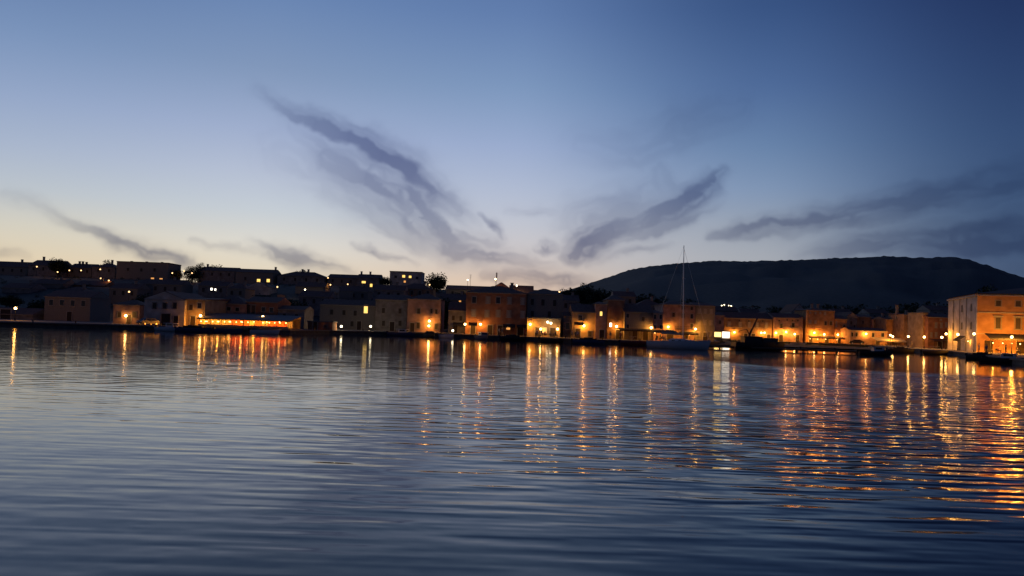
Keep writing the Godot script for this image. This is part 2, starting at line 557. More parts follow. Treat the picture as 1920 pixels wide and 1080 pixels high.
func house(called: String, label: String, x0: float, x1: float, eave: float, d: float, deep: float, roof: String, rise: float, wall: Material, more := {}) -> Node3D:
	var turn: float = more.get("turn", 0.0)
	var a := at(x0, eave, d)
	var b := at(x1, eave, d)
	var w := b.x - a.x - 0.03
	if turn != 0.0:
		w = more.get("width", w)
	var base: float = more.get("base", ground_at((a.x + b.x) / 2.0, d))
	var top := (a.y + b.y) / 2.0
	var tall := top - base
	var origin := Vector3((a.x + b.x) / 2.0, base, -d)
	if turn != 0.0:
		origin = Vector3(a.x, base, -d) + Basis(Vector3.UP, turn) * Vector3(w / 2.0, 0, 0)
	var o := thing(called, label, more.get("category", "house"), origin, turn, more.get("group", ""))
	var sunk := 0.25 if base <= QUAY + 0.01 else 2.5
	part("wall", unit_box, wall, o, Vector3(0, (tall - sunk) / 2.0, -deep / 2.0), Vector3(w, tall + sunk, deep))
	var tiles: Material = more.get("tiles", M.tiles)
	var over := 0.35
	match roof:
		"g":      # ridge along the front
			part("roof", M.prism, tiles, o, Vector3(0, tall + rise / 2.0 - 0.02, -deep / 2.0), Vector3(deep + over * 2.0, rise, w + over), Vector3(0, PI / 2, 0))
			part("gable", M.prism, wall, o, Vector3(0, tall + rise * 0.46, -deep / 2.0), Vector3(deep, rise * 0.92, w + over + 0.06), Vector3(0, PI / 2, 0))
		"f":      # gable to the front
			part("roof", M.prism, tiles, o, Vector3(0, tall + rise / 2.0 - 0.02, -deep / 2.0), Vector3(w + over, rise, deep + over))
			part("gable", M.prism, wall, o, Vector3(0, tall + rise * 0.45, -deep / 2.0), Vector3(w - 0.1, rise * 0.9, deep + over + 0.1))
		"h":
			var st := tool()
			var hw := w / 2.0 + over
			var z0 := over
			var z1 := -deep - over
			var inset := minf(hw, (z0 - z1) / 2.0) * 0.92
			var p := Vector3(-hw + inset, tall + rise, (z0 + z1) / 2.0)
			var q := Vector3(hw - inset, tall + rise, (z0 + z1) / 2.0)
			var c := [Vector3(-hw, tall, z0), Vector3(hw, tall, z0), Vector3(hw, tall, z1), Vector3(-hw, tall, z1)]
			quad(st, c[0], c[1], q, p)
			quad(st, c[2], c[3], p, q)
			tri(st, c[1], c[2], q)
			tri(st, c[3], c[0], p)
			quad(st, c[3], c[2], c[1], c[0])
			part("roof", done(st), tiles, o)
		"t":
			part("roof", unit_box, M.flat_roof, o, Vector3(0, tall + 0.12, -deep / 2.0), Vector3(w + 0.3, 0.24, deep + 0.3))
		"s":
			var st := tool()
			var hw := w / 2.0 + 0.15
			var c := [Vector3(-hw, tall, over), Vector3(hw, tall, over), Vector3(hw, tall + rise, -deep - 0.1), Vector3(-hw, tall + rise, -deep - 0.1)]
			quad(st, c[0], c[1], c[2], c[3])
			tri(st, c[1], Vector3(hw, tall, -deep - 0.1), c[2])
			tri(st, Vector3(-hw, tall, -deep - 0.1), c[0], c[3])
			quad(st, c[3], c[2], Vector3(hw, tall, -deep - 0.1), Vector3(-hw, tall, -deep - 0.1))
			part("roof", done(st), tiles, o)
	if roof != "t" and d < 260.0 and not more.get("bare", false):
		part("eaves_board", unit_box, M.stone_trim, o, Vector3(0, tall - 0.1, 0.1), Vector3(w + 0.1, 0.16, 0.3))
	var back_tall := tall + (rise if roof == "g" or roof == "h" else rise * 0.5)
	for c in more.get("chimneys", []):          # [share of the width, height above the ridge]
		var ch := part("chimney", unit_box, M.stone_dull, o, Vector3((c[0] - 0.5) * w, back_tall + c[1] / 2.0 - 0.8, -deep * 0.5 + 0.2), Vector3(0.7, c[1] + 1.6, 0.6))
		part("chimney_cap", unit_box, tiles, ch, Vector3(0, 0.52, 0), Vector3(1.35, 0.04, 1.35))
	var grid: Array = more.get("grid", [])      # rows, columns, kind [, share of width used]
	if grid.size():
		var kinds: String = grid[2]
		for r in grid[0]:
			var y: float = tall - more.get("top", 1.35) - r * more.get("storey", 2.75)
			if y < 1.6:
				break
			for k in grid[1]:
				var x := ((k + 0.5) / grid[1] - 0.5) * w * 0.94 as float
				var kind: String = kinds if kinds != "mixed" else ["dark", "shut", "dark", "open"][(r * 3 + k * 2 + int(x0)) % 4]
				window(o, Vector3(x, y, 0.0), more.get("win_w", 0.95), more.get("win_h", 1.35), kind)
	for g in more.get("windows", []):           # px, py, width, height, kind
		var p := at(g[0], g[1], d) - origin
		window(o, Vector3(p.x, p.y, 0.0), g[2], g[3], g[4])
	for g in more.get("doors", []):             # px, width, height
		var p := at(g[0], 640, d) - origin
		var door := part("door", unit_box, M.dark_wood, o, Vector3(p.x, g[2] / 2.0, 0.02), Vector3(g[1], g[2], 0.1))
		part("handle", unit_box, M.iron, door, Vector3(0.36, 0.0, 0.6), Vector3(0.06, 0.05, 0.5))
		part("door_surround", M.door_frame, M.stone_trim, o, Vector3(p.x, 0, 0.0), Vector3(g[1], g[2], 1.0))
	if more.has("balcony"):
		var g: Array = more.balcony
		var p := at(g[0], g[1], d) - origin
		var bal := part("balcony", unit_box, M.stone_dull, o, Vector3(p.x, p.y, 0.45), Vector3(g[2], 0.14, 0.9))
		part("railing", M.railing, M.iron, bal, Vector3(0, 0.5, 0.42), Vector3(1.0, 1.0 / 0.14, 1.0))
	return o

# ---------------------------------------------------------------- lamps
func lamp_light(o: Node3D, where: Vector3, energy: float, color := Color(1.0, 0.64, 0.19), size := 0.2) -> void:
	var l := OmniLight3D.new()
	l.name = "glow"
	l.light_color = color
	l.light_energy = energy * 2.6
	l.light_size = size
	l.omni_range = 90.0
	l.omni_attenuation = 2.0
	l.shadow_enabled = true
	o.add_child(l, true)
	l.position = where

func wall_lamp(label: String, px: float, py: float, d: float, energy := 9.0, group := "", white := false) -> void:
	var p := at(px, py, d)
	var o := thing("wall_lamp", label, "lamp", p, 0.0, group)
	part("bulb", M.globe, M.white_bulb if white else M.lamp_bulb, o)
	part("bracket", M.bracket, M.iron, o)
	part("cap", M.lamp_cap, M.iron, o)
	lamp_light(o, Vector3.ZERO, energy, Color(1.0, 0.9, 0.72) if white else Color(1.0, 0.64, 0.19))

func street_lamp(label: String, px: float, py: float, d: float, energy := 9.0, group := "", white := false, ground := -1.0, dim := false) -> void:
	var p := at(px, py, d)
	var g := ground if ground >= 0.0 else ground_at(p.x, d)
	if p.y - g < 1.2:
		g = p.y - 2.6
	var o := thing("street_lamp", label, "street lamp", Vector3(p.x, g, p.z), 0.0, group)
	var st := tool()
	bar(st, Vector3.DOWN * 0.3, Vector3.UP * (p.y - g - 0.2), 0.07, 0.045)
	part("pole", done(st), M.iron, o)
	part("foot", M.lamp_foot, M.iron, o)
	part("bulb", M.globe, M.dim_bulb if dim else M.white_bulb if white else M.lamp_bulb, o, Vector3(0, p.y - g, 0))
	part("cap", M.lamp_cap, M.iron, o, Vector3(0, p.y - g, 0))
	lamp_light(o, Vector3(0, p.y - g, 0), energy, Color(1.0, 0.88, 0.66) if white and not dim else Color(1.0, 0.64, 0.19))

func make_shared_meshes() -> void:
	unit_box = BoxMesh.new()
	M.prism = PrismMesh.new()
	var st := tool()
	box(st, Vector3(0, 0.53, 0.05), Vector3(1.2, 0.14, 0.12))
	box(st, Vector3(0, -0.54, 0.07), Vector3(1.28, 0.1, 0.2))
	for s in [-1, 1]:
		box(st, Vector3(s * 0.55, -0.015, 0.045), Vector3(0.13, 0.95, 0.1))
	M.window_frame = done(st)
	st = tool()
	box(st, Vector3(0, -0.01, 0.02), Vector3(0.97, 0.98, 0.03))
	M.window_pane = done(st)
	st = tool()
	box(st, Vector3(0, -0.01, 0.045), Vector3(0.06, 0.96, 0.02))
	box(st, Vector3(-0.25, 0.1, 0.045), Vector3(0.42, 0.04, 0.02))
	box(st, Vector3(0.25, 0.1, 0.045), Vector3(0.42, 0.04, 0.02))
	M.window_bar = done(st)
	st = tool()
	box(st, Vector3(0, -0.01, 0.03), Vector3(0.4, 0.97, 0.05))
	for k in 5:
		box(st, Vector3(0, -0.38 + k * 0.19, 0.062), Vector3(0.3, 0.1, 0.012), Basis(Vector3.RIGHT, 0.1))
	M.window_leaf = done(st)
	st = tool()
	box(st, Vector3(0, 1.04, 0.06), Vector3(1.3, 0.08, 0.16))
	for s in [-1, 1]:
		box(st, Vector3(s * 0.58, 0.5, 0.05), Vector3(0.14, 1.0, 0.14))
	M.door_frame = done(st)
	st = tool()
	box(st, Vector3(0, 0.46, 0), Vector3(1, 0.06, 0.05))
	for k in 13:
		box(st, Vector3(-0.48 + k * 0.08, 0.0, 0), Vector3(0.012, 0.9, 0.03))
	M.railing = done(st)
	var ball := SphereMesh.new()
	ball.radius = 0.245
	ball.height = 0.49
	ball.radial_segments = 16
	ball.rings = 8
	M.globe = ball
	st = tool()
	bar(st, Vector3(0, 0.3, 0), Vector3(0, 0.36, -0.75), 0.03)
	bar(st, Vector3(0, 0.0, -0.75), Vector3(0, 0.3, -0.3), 0.02)
	box(st, Vector3(0, 0.18, -0.76), Vector3(0.14, 0.6, 0.05))
	M.bracket = done(st)
	st = tool()
	bar(st, Vector3(0, 0.235, 0), Vector3(0, 0.34, 0), 0.26, 0.06, 10)
	M.lamp_cap = done(st)
	st = tool()
	bar(st, Vector3(0, -0.2, 0), Vector3(0, 0.5, 0), 0.17, 0.11, 8)
	bar(st, Vector3(0, 0.5, 0), Vector3(0, 0.62, 0), 0.13, 0.07, 8)
	M.lamp_foot = done(st)
	st = tool()
	bar(st, Vector3.ZERO, Vector3.UP, 0.06)
	M.pipe = done(st)

func make_materials() -> void:
	var fine := texture_of(noise(61, 0.03, 5), 256, Color(0.72, 0.72, 0.72), Color(1, 1, 1))
	var stains := texture_of(noise(62, 0.012, 5), 256, Color(0.74, 0.72, 0.7), Color(1, 1, 1))
	var leafy := texture_of(noise(63, 0.05, 4), 256, Color(0.35, 0.38, 0.33), Color(1, 1, 1))
	M.forest = grained(0.04, 0.042, 0.035, leafy, 0.012)
	M.scrub = grained(0.05, 0.055, 0.04, leafy, 0.06)
	M.paving = grained(0.22, 0.20, 0.17, fine, 0.3, 1.0)
	M.quay = grained(0.16, 0.15, 0.13, stains, 0.3)
	M.coping = grained(0.24, 0.22, 0.19, stains, 0.4, 1.0)
	M.tiles = grained(0.20, 0.10, 0.065, stains, 0.35)
	M.flat_roof = grained(0.2, 0.19, 0.18, fine, 0.4)
	M.ochre = grained(0.50, 0.36, 0.20, stains, 0.11)
	M.orange = grained(0.52, 0.28, 0.13, stains, 0.12)
	M.pink = grained(0.50, 0.31, 0.24, stains, 0.13)
	M.cream = grained(0.56, 0.48, 0.36, stains, 0.12)
	M.white = grained(0.62, 0.57, 0.50, stains, 0.1)
	M.stone = grained(0.33, 0.29, 0.24, fine, 0.5)
	M.grey = grained(0.30, 0.28, 0.26, stains, 0.14)
	M.brown = grained(0.36, 0.23, 0.14, stains, 0.14)
	M.rust = grained(0.42, 0.20, 0.11, stains, 0.14)
	M.stone_trim = grained(0.50, 0.45, 0.38, fine, 0.6)
	M.stone_dull = grained(0.34, 0.31, 0.27, fine, 0.6)
	M.dark_shutter = grained(0.07, 0.055, 0.04, fine, 1.0, 0.7)
	M.green_shutter = grained(0.05, 0.08, 0.055, fine, 1.0, 0.7)
	M.pale_shutter = grained(0.52, 0.46, 0.38, fine, 1.0, 0.7)
	M.old_wood = grained(0.13, 0.10, 0.075, fine, 0.8)
	M.dark_wood = grained(0.06, 0.04, 0.028, fine, 0.8)
	M.iron = plain(0.03, 0.03, 0.032, 0.5, 0.6)
	M.glass = plain(0.02, 0.022, 0.025, 0.08)
	M.lamp_bulb = glowing(1.0, 0.56, 0.17, 22.0)
	M.dim_bulb = glowing(1.0, 0.58, 0.24, 3.0)
	M.white_bulb = glowing(1.0, 0.82, 0.5, 8.0)
	M.small_bulb = glowing(1.0, 0.55, 0.18, 8.0)
	M.lit_pane = glowing(1.0, 0.6, 0.14, 1.6)
	M.warm_pane = glowing(1.0, 0.42, 0.1, 0.9)
	M.white_pane = glowing(1.0, 0.9, 0.72, 5.0)
	M.awning = grained(0.10, 0.045, 0.035, fine, 0.5)
	M.dark_awning = grained(0.035, 0.035, 0.04, fine, 0.5)
	M.canvas = grained(0.5, 0.44, 0.34, fine, 0.5)
	M.curtain = grained(0.5, 0.12, 0.05, fine, 0.6)
	M.hull_white = plain(0.6, 0.6, 0.58, 0.3)
	M.hull_blue = plain(0.05, 0.07, 0.14, 0.35)
	M.hull_dark = grained(0.035, 0.03, 0.028, stains, 0.5, 0.5)
	M.hull_red = plain(0.25, 0.04, 0.03, 0.4)
	M.deck = grained(0.3, 0.22, 0.14, fine, 1.0)
	M.alloy = plain(0.55, 0.55, 0.56, 0.35, 0.8)
	M.car_paint = plain(0.07, 0.07, 0.08, 0.4)
	M.tail = plain(0.35, 0.02, 0.015, 0.3)
	M.rubber = plain(0.015, 0.015, 0.015, 0.8)
	M.bark = grained(0.07, 0.05, 0.035, fine, 1.0)
	for k in 3:
		var leaf := plain([0.045, 0.06, 0.05][k], [0.065, 0.075, 0.07][k], [0.03, 0.03, 0.035][k], 0.8)
		leaf.backlight_enabled = true
		leaf.backlight = Color(0.1, 0.12, 0.04)
		M["leaf%d" % k] = leaf

# ---------------------------------------------------------------- the town
func make_waterfront() -> void:
	# western quay
	house("stone_house", "low broad stone house in the dark beside the quay lamp with orange ground glow", 84, 170, 557, 178, 9, "g", 1.6, M.stone, {"grid": [1, 4, "dark"], "doors": [[128, 1.1, 2.1]]})
	house("boat_shed", "long low shed behind the glowing lamp at the end of the quay", -60, 62, 588, 176, 8, "g", 1.5, M.grey, {"grid": [1, 5, "shut"], "top": 1.2, "doors": [[8, 2.2, 2.2]]})
	house("small_house", "small square house with one round lamp glowing on its front", 213, 262, 571, 162, 7, "h", 1.1, M.pink, {"windows": [[224, 590, 0.8, 1.1, "shut"], [252, 590, 0.8, 1.1, "shut"]], "doors": [[240, 0.9, 2.0]]})
	house("warehouse", "pale warehouse with a broad gable facing the water and an arched door", 271, 347, 561, 158, 16, "f", 1.75, M.white, {"category": "building", "windows": [[290, 573, 0.9, 1.2, "shut"], [309, 573, 0.9, 1.2, "shut"], [328, 573, 0.9, 1.2, "shut"]], "doors": [[309, 1.8, 2.4], [328, 0.9, 2.0]]})
	house("stone_annex", "narrow annex glowing orange beside the gabled warehouse", 347.5, 385, 561, 159, 14, "s", 0.6, M.ochre, {"windows": [[358, 576, 0.8, 1.1, "shut"], [374, 573, 0.8, 1.1, "dark"]], "doors": [[360, 1.0, 2.1]]})
	house("hipped_house", "hip roofed house with four square windows above the glowing restaurant pavilion", 387, 461, 569, 171, 10, "h", 2.0, M.pink, {"windows": [[397, 577, 0.8, 0.8, "dark"], [413, 578, 0.8, 0.8, "dark"], [429, 579, 0.8, 0.8, "dark"], [445, 580, 0.8, 0.8, "dark"]]})
	house("tall_window_house", "reddish house with two tall framed windows behind the restaurant pavilion", 461.5, 521, 566, 172, 10, "g", 1.3, M.rust, {"windows": [[466, 579, 0.9, 1.9, "shut"], [475, 580, 0.9, 1.9, "shut"], [494, 580, 0.8, 1.0, "dark"], [509, 581, 0.8, 1.0, "dark"]]})
	house("grey_shed", "low grey building without lights at the end of the restaurant pavilion", 521.5, 571, 580, 172, 8, "g", 0.9, M.grey, {"windows": [[533, 592, 0.8, 1.0, "shut"], [556, 593, 0.8, 1.0, "shut"]], "doors": [[545, 1.0, 2.0]]})
	house("stone_hut", "little flat roofed hut washed with orange light on the quay", 577, 624, 604, 168, 4, "t", 0.0, M.rust, {"category": "hut", "doors": [[590, 0.9, 1.7]], "windows": [[610, 612, 0.7, 0.6, "shut"]]})
	house("long_house", "long dark house whose one tall upper window shines yellow", 600, 704, 572, 190, 10, "g", 1.5, M.stone, {"windows": [[622, 585, 0.9, 1.3, "shut"], [645, 586, 0.9, 1.3, "shut"], [666, 587, 0.9, 1.3, "shut"], [686, 580, 0.95, 1.9, "lit"], [622, 606, 0.9, 1.3, "shut"], [660, 607, 0.9, 1.3, "shut"]], "doors": [[672, 1.0, 2.1]]})
	house("plain_house", "plain dim house with two upper windows and a dark doorway on the quay", 704.5, 764, 562, 189, 10, "g", 1.4, M.grey, {"windows": [[719, 582, 0.9, 1.3, "shut"], [750, 583, 0.9, 1.3, "shut"], [719, 606, 0.9, 1.3, "shut"], [750, 606, 0.9, 1.3, "shut"]], "doors": [[734, 1.1, 2.2]]})
	house("corner_house", "pink house with a tall streak of lamp light up its corner", 764.5, 827, 561, 188, 11, "h", 1.6, M.pink, {"windows": [[785, 583, 0.85, 1.3, "shut"], [809, 583, 0.6, 1.1, "shut"], [818, 584, 0.6, 1.1, "shut"], [784, 610, 0.85, 1.4, "shut"], [818, 612, 0.85, 1.3, "shut"]], "doors": [[772, 1.0, 2.1]]})
	house("low_house", "lower narrow house leaning against the three storey brick red house", 841, 874, 582, 186, 9, "g", 2.2, M.grey, {"windows": [[850, 596, 0.8, 1.2, "shut"], [864, 597, 0.8, 1.2, "shut"]], "doors": [[853, 1.0, 2.0]]})
	house("brick_red_house", "big three storey brick red house with pale shuttered windows and two lamps", 874.5, 988, 549, 181, 13, "h", 1.9, M.rust, {"windows": [[889, 562, 0.95, 1.5, "dark"], [915, 563, 0.95, 1.5, "pale"], [934, 563, 0.95, 1.5, "dark"], [955, 564, 0.95, 1.5, "pale"], [980, 565, 0.95, 1.5, "pale"], [888, 587, 0.95, 1.5, "pale"], [913, 588, 0.95, 1.5, "pale"], [934, 588, 0.95, 1.5, "pale"], [954, 589, 0.95, 1.5, "pale"], [980, 590, 0.95, 1.5, "pale"], [953, 613, 0.9, 1.3, "warm"]], "doors": [[886, 1.1, 2.2], [918, 1.1, 2.2], [937, 1.1, 2.2], [975, 1.3, 2.2]], "chimneys": [[0.75, 0.8]]})
	house("shadowed_house", "tall shadowed house rising behind the brightly lit tavern terrace", 989, 1056, 551, 182, 12, "h", 1.5, M.stone, {"windows": [[998, 566, 0.9, 1.5, "shut"], [1018, 567, 0.9, 1.5, "shut"], [1040, 568, 0.9, 1.5, "shut"], [998, 588, 0.9, 1.4, "shut"], [1030, 589, 0.9, 1.4, "shut"]]})
	house("tavern", "one storey tavern with a yellow lit front and glowing lanterns", 989, 1051, 598, 173, 8.5, "t", 0.0, M.ochre, {"category": "tavern", "doors": [[1008, 1.2, 2.1], [1036, 1.2, 2.1]], "windows": [[1021, 619, 1.0, 1.2, "warm"]]})
	house("alley_house", "slim house with a chimney stack squeezed between tavern and ochre house", 1057, 1073, 592, 177, 9, "g", 1.0, M.grey, {"windows": [[1064, 611, 0.8, 1.5, "dark"]], "chimneys": [[0.9, 1.8]]})
	house("ochre_house", "ochre house with one dark upper window and a blazing wall lamp", 1073.5, 1117, 585, 174, 10, "g", 1.9, M.ochre, {"windows": [[1088, 596, 0.9, 1.2, "dark"], [1106, 626, 0.9, 1.2, "shut"]], "doors": [[1083, 1.1, 2.1]]})
	house("tower_house", "narrow tower house with a single yellow window high up", 1117.5, 1138.5, 570, 173.5, 9, "h", 0.7, M.pink, {"windows": [[1127, 588, 0.55, 1.0, "lit"]], "doors": [[1128, 1.0, 2.0]]})
	house("brown_house", "tall brown house without windows beside the narrow tower house", 1140, 1171, 562, 178, 10, "h", 1.3, M.brown, {"windows": [[1145, 609, 0.5, 0.9, "white"]], "doors": [[1159, 1.1, 2.1]]})
	house("plain_front_house", "broad plain fronted house with few small windows over the flat awning", 1171.5, 1225, 585, 176, 10, "g", 1.9, M.stone, {"windows": [[1177, 592, 0.6, 0.9, "dark"], [1177, 612, 0.6, 1.0, "dark"], [1206, 598, 0.7, 0.9, "shut"]], "doors": [[1190, 1.1, 2.1], [1210, 1.1, 2.1]]})
	house("pink_house", "slim pink house with two pairs of dark windows", 1225.5, 1243, 587, 175, 9, "h", 0.8, M.pink, {"windows": [[1228, 594, 0.55, 1.0, "dark"], [1239, 594, 0.55, 1.0, "dark"], [1228, 613, 0.55, 0.9, "dark"], [1239, 613, 0.55, 0.9, "dark"]]})
	house("high_house", "high salmon house rising behind the moored sailing yacht", 1243.5, 1304, 571, 199, 12, "h", 1.2, M.pink, {"windows": [[1281, 592, 0.8, 1.1, "shut"], [1297, 593, 0.7, 1.2, "dark"], [1281, 577, 0.8, 0.9, "shut"], [1297, 578, 0.7, 0.9, "shut"], [1263, 590, 0.8, 1.1, "shut"], [1297, 611, 0.7, 1.1, "dark"]], "doors": [[1256, 1.6, 2.4], [1285, 1.2, 2.2]], "balcony": [1283, 616, 5.0]})
	house("grid_window_house", "dark stone house with a regular grid of pale windows", 1304.5, 1341, 573, 200, 11, "g", 1.0, M.stone, {"grid": [3, 3, "pale"], "top": 1.5, "storey": 2.9, "win_w": 0.7, "win_h": 1.15, "doors": [[1322, 1.1, 2.1]]})
	# inner basin
	house("narrow_front", "narrow smooth fronted house above the blinding white kiosk", 1341.5, 1358, 591, 243, 9, "g", 1.1, M.pink, {"windows": [[1350, 604, 0.7, 1.1, "shut"]]})
	house("row_house", "long row house with attic openings and pale windows behind the dark workboat", 1358.5, 1448, 597, 244, 10, "g", 2.0, M.brown, {"windows": [[1367, 608, 0.8, 1.5, "pale"], [1388, 609, 0.8, 1.5, "pale"], [1405, 609, 0.8, 1.5, "pale"], [1420, 610, 0.8, 1.5, "pale"], [1437, 610, 0.8, 1.5, "pale"], [1386, 601, 0.5, 0.5, "shut"], [1404, 602, 0.5, 0.5, "shut"], [1430, 602, 0.5, 0.5, "shut"]], "doors": [[1398, 1.1, 2.1], [1412, 1.1, 2.1], [1441, 1.1, 2.1]]})
	house("balcony_house", "salmon house with a small iron balcony and three lamps", 1452, 1506, 596, 243, 10, "g", 1.6, M.pink, {"windows": [[1461, 601, 0.5, 0.5, "shut"], [1476, 600, 0.5, 0.5, "shut"], [1486, 601, 0.5, 0.5, "shut"], [1496, 601, 0.5, 0.5, "shut"], [1487, 610, 0.9, 1.6, "dark"], [1465, 611, 0.8, 1.3, "shut"]], "doors": [[1464, 1.2, 2.1], [1495, 1.1, 2.2]], "balcony": [1487, 614, 2.6]})
	house("gable_house", "unlit grey house turning a bare pointed gable above the balcony house", 1484, 1513, 586, 258, 12, "f", 3.0, M.white, {"bare": true})
	house("attic_house", "unlit grey house with a small pointed attic between two roofs", 1429, 1446, 592, 262, 8, "f", 1.5, M.white, {"bare": true})
	house("tall_orange_house", "tallest orange house on the basin with a row of small bright attic windows", 1513.5, 1565, 582, 242, 11, "h", 0.9, M.orange, {"windows": [[1519, 586, 0.5, 0.6, "pale"], [1529, 587, 0.5, 0.7, "pale"], [1538, 587, 0.5, 0.7, "pale"], [1547, 588, 0.6, 0.9, "pale"], [1519, 604, 0.7, 1.0, "pale"], [1529, 604, 0.6, 0.9, "pale"], [1548, 606, 0.7, 1.2, "shut"], [1558, 606, 0.7, 1.2, "shut"]], "doors": [[1520, 1.2, 2.2], [1550, 1.2, 2.2]], "chimneys": [[0.4, 1.2], [0.62, 1.2]]})
	house("orange_side_house", "lower orange house with one bright slit window beside the tallest orange house", 1565.5, 1588, 598, 243, 10, "g", 1.4, M.orange, {"windows": [[1568, 608, 0.5, 1.6, "pale"], [1583, 612, 0.8, 1.2, "shut"]], "doors": [[1574, 1.1, 2.1]]})
	house("mauve_house", "dim mauve house with a pointed gable behind the low lit bar", 1588.5, 1607, 594, 250, 11, "f", 1.6, M.grey, {"windows": [[1596, 605, 0.7, 1.1, "shut"], [1602, 612, 0.6, 1.0, "shut"]]})
	house("tiled_house", "dark tiled roof house wedged between mauve house and shuttered pink house", 1607.5, 1634, 594, 252, 10, "g", 0.9, M.brown, {"windows": [[1618, 604, 0.7, 1.1, "shut"]]})
	house("shuttered_pink_house", "pink house showing four dark windows over the bar's red roof", 1634.5, 1661, 599, 251, 10, "g", 1.0, M.pink, {"windows": [[1641, 602, 0.9, 1.0, "dark"], [1657, 602, 0.9, 1.0, "dark"], [1641, 612, 0.9, 1.2, "dark"], [1657, 613, 0.9, 1.2, "dark"]]})
	house("waterside_bar", "low waterside bar with a red tiled roof and yellow lit corner", 1595, 1664, 620, 236, 8, "g", 0.9, M.pink, {"category": "bar", "windows": [[1598, 627, 0.6, 1.3, "dark"], [1606, 627, 0.6, 1.3, "dark"], [1637, 628, 0.8, 1.3, "dark"], [1655, 628, 0.9, 1.3, "dark"]], "doors": [[1646, 1.1, 2.0]]})
	house("apricot_house", "smooth apricot house with a twin lamp near its corner", 1662, 1694, 599, 243, 10, "g", 0.9, M.orange, {"windows": [[1687, 602, 0.7, 0.5, "shut"], [1680, 616, 0.7, 1.2, "shut"]], "doors": [[1684, 1.1, 2.1]], "chimneys": [[0.2, 1.0]]})
	house("stepped_house", "grey house with stepped roof ends and two stout chimneys", 1695, 1719, 590, 236, 10, "s", 0.6, M.brown, {"windows": [[1705, 606, 0.8, 1.2, "shut"]], "chimneys": [[0.05, 2.6], [0.8, 1.2]]})
	house("slit_tower", "very slim tower like house next to the dark lane", 1731, 1740, 587, 208, 8, "t", 0.0, M.ochre, {"windows": [[1735, 606, 0.4, 0.9, "shut"]]})
	house("russet_house", "russet house with pale arched windows beside the grand corner building", 1740.5, 1790, 595, 206, 10, "g", 1.2, M.rust, {"windows": [[1755, 610, 0.55, 1.3, "pale"], [1765, 610, 0.55, 1.3, "pale"], [1774, 609, 0.5, 1.2, "pale"], [1755, 628, 0.55, 1.3, "pale"], [1746, 628, 0.5, 1.2, "pale"], [1764, 600, 0.5, 0.5, "pale"]], "doors": [[1762, 1.1, 2.1]]})
	house("lane_house", "unlit house closing the end of the dark lane", 1716, 1733, 592, 252, 9, "g", 1.2, M.stone, {"windows": [[1724, 606, 0.7, 1.1, "shut"]]})
	make_corner_building()

func make_corner_building() -> void:
	var turn := -atan2(8.5, 26.0)
	var o := house("corner_building", "grand corner building with grey side wall, cornice and glowing orange front", 1833, 1990, 552.5, 165, 27, "h", 2.2, M.orange, {"turn": turn, "width": 27.0, "category": "building", "bare": true})
	var tall := at(1833, 552.5, 165).y - QUAY
	# side wall of pale plaster, a sheet of its own thickness on the flank
	part("side_wall", unit_box, M.white, o, Vector3(-13.54, tall / 2.0, -13.5), Vector3(0.12, tall, 26.98))
	part("cornice", unit_box, M.stone_trim, o, Vector3(0, tall - 0.12, 0.12), Vector3(27.5, 0.3, 0.5))
	part("side_cornice", unit_box, M.stone_trim, o, Vector3(-13.72, tall - 0.12, -13.4), Vector3(0.5, 0.3, 27.4))
	part("string_course", unit_box, M.stone_trim, o, Vector3(0, tall - 3.75, 0.06), Vector3(27.1, 0.22, 0.3))
	part("lower_course", unit_box, M.stone_trim, o, Vector3(0, tall - 8.3, 0.05), Vector3(27.1, 0.14, 0.22))
	for k in 7:
		var x := -13.5 + 3.9 + k * 3.65
		window(o, Vector3(x, tall - 1.75, 0), 1.1, 1.2, "shut")
		window(o, Vector3(x, tall - 5.9, 0), 1.15, 2.4, "shut")
		part("window_hood", unit_box, M.stone_trim, o, Vector3(x, tall - 4.5, 0.15), Vector3(1.9, 0.18, 0.36))
	for k in 3:
		for r in 2:
			window(o, Vector3(-13.6, tall - 2.6 - r * 4.0, -4.5 - k * 8.4), 0.9, 1.4, "pale" if k == 2 and r == 0 else "shut", -PI / 2)
		part("downpipe", M.pipe, M.stone_dull, o, Vector3(-13.7, 0, -8.6 - k * 6.2), Vector3(1, tall - 0.3, 1))
	for x in [-11.3, -5.5, 0.5]:
		var door := part("door", unit_box, M.dark_wood, o, Vector3(x, 1.25, 0.02), Vector3(1.5, 2.5, 0.12))
		part("handle", unit_box, M.iron, door, Vector3(0.36, 0.0, 0.6), Vector3(0.06, 0.05, 0.5))
	var arch := part("side_door", unit_box, M.dark_wood, o, Vector3(-13.63, 1.3, -15.0), Vector3(0.1, 2.6, 2.2))
	part("handle", unit_box, M.iron, arch, Vector3(-0.6, 0, 0.3), Vector3(0.5, 0.05, 0.06))

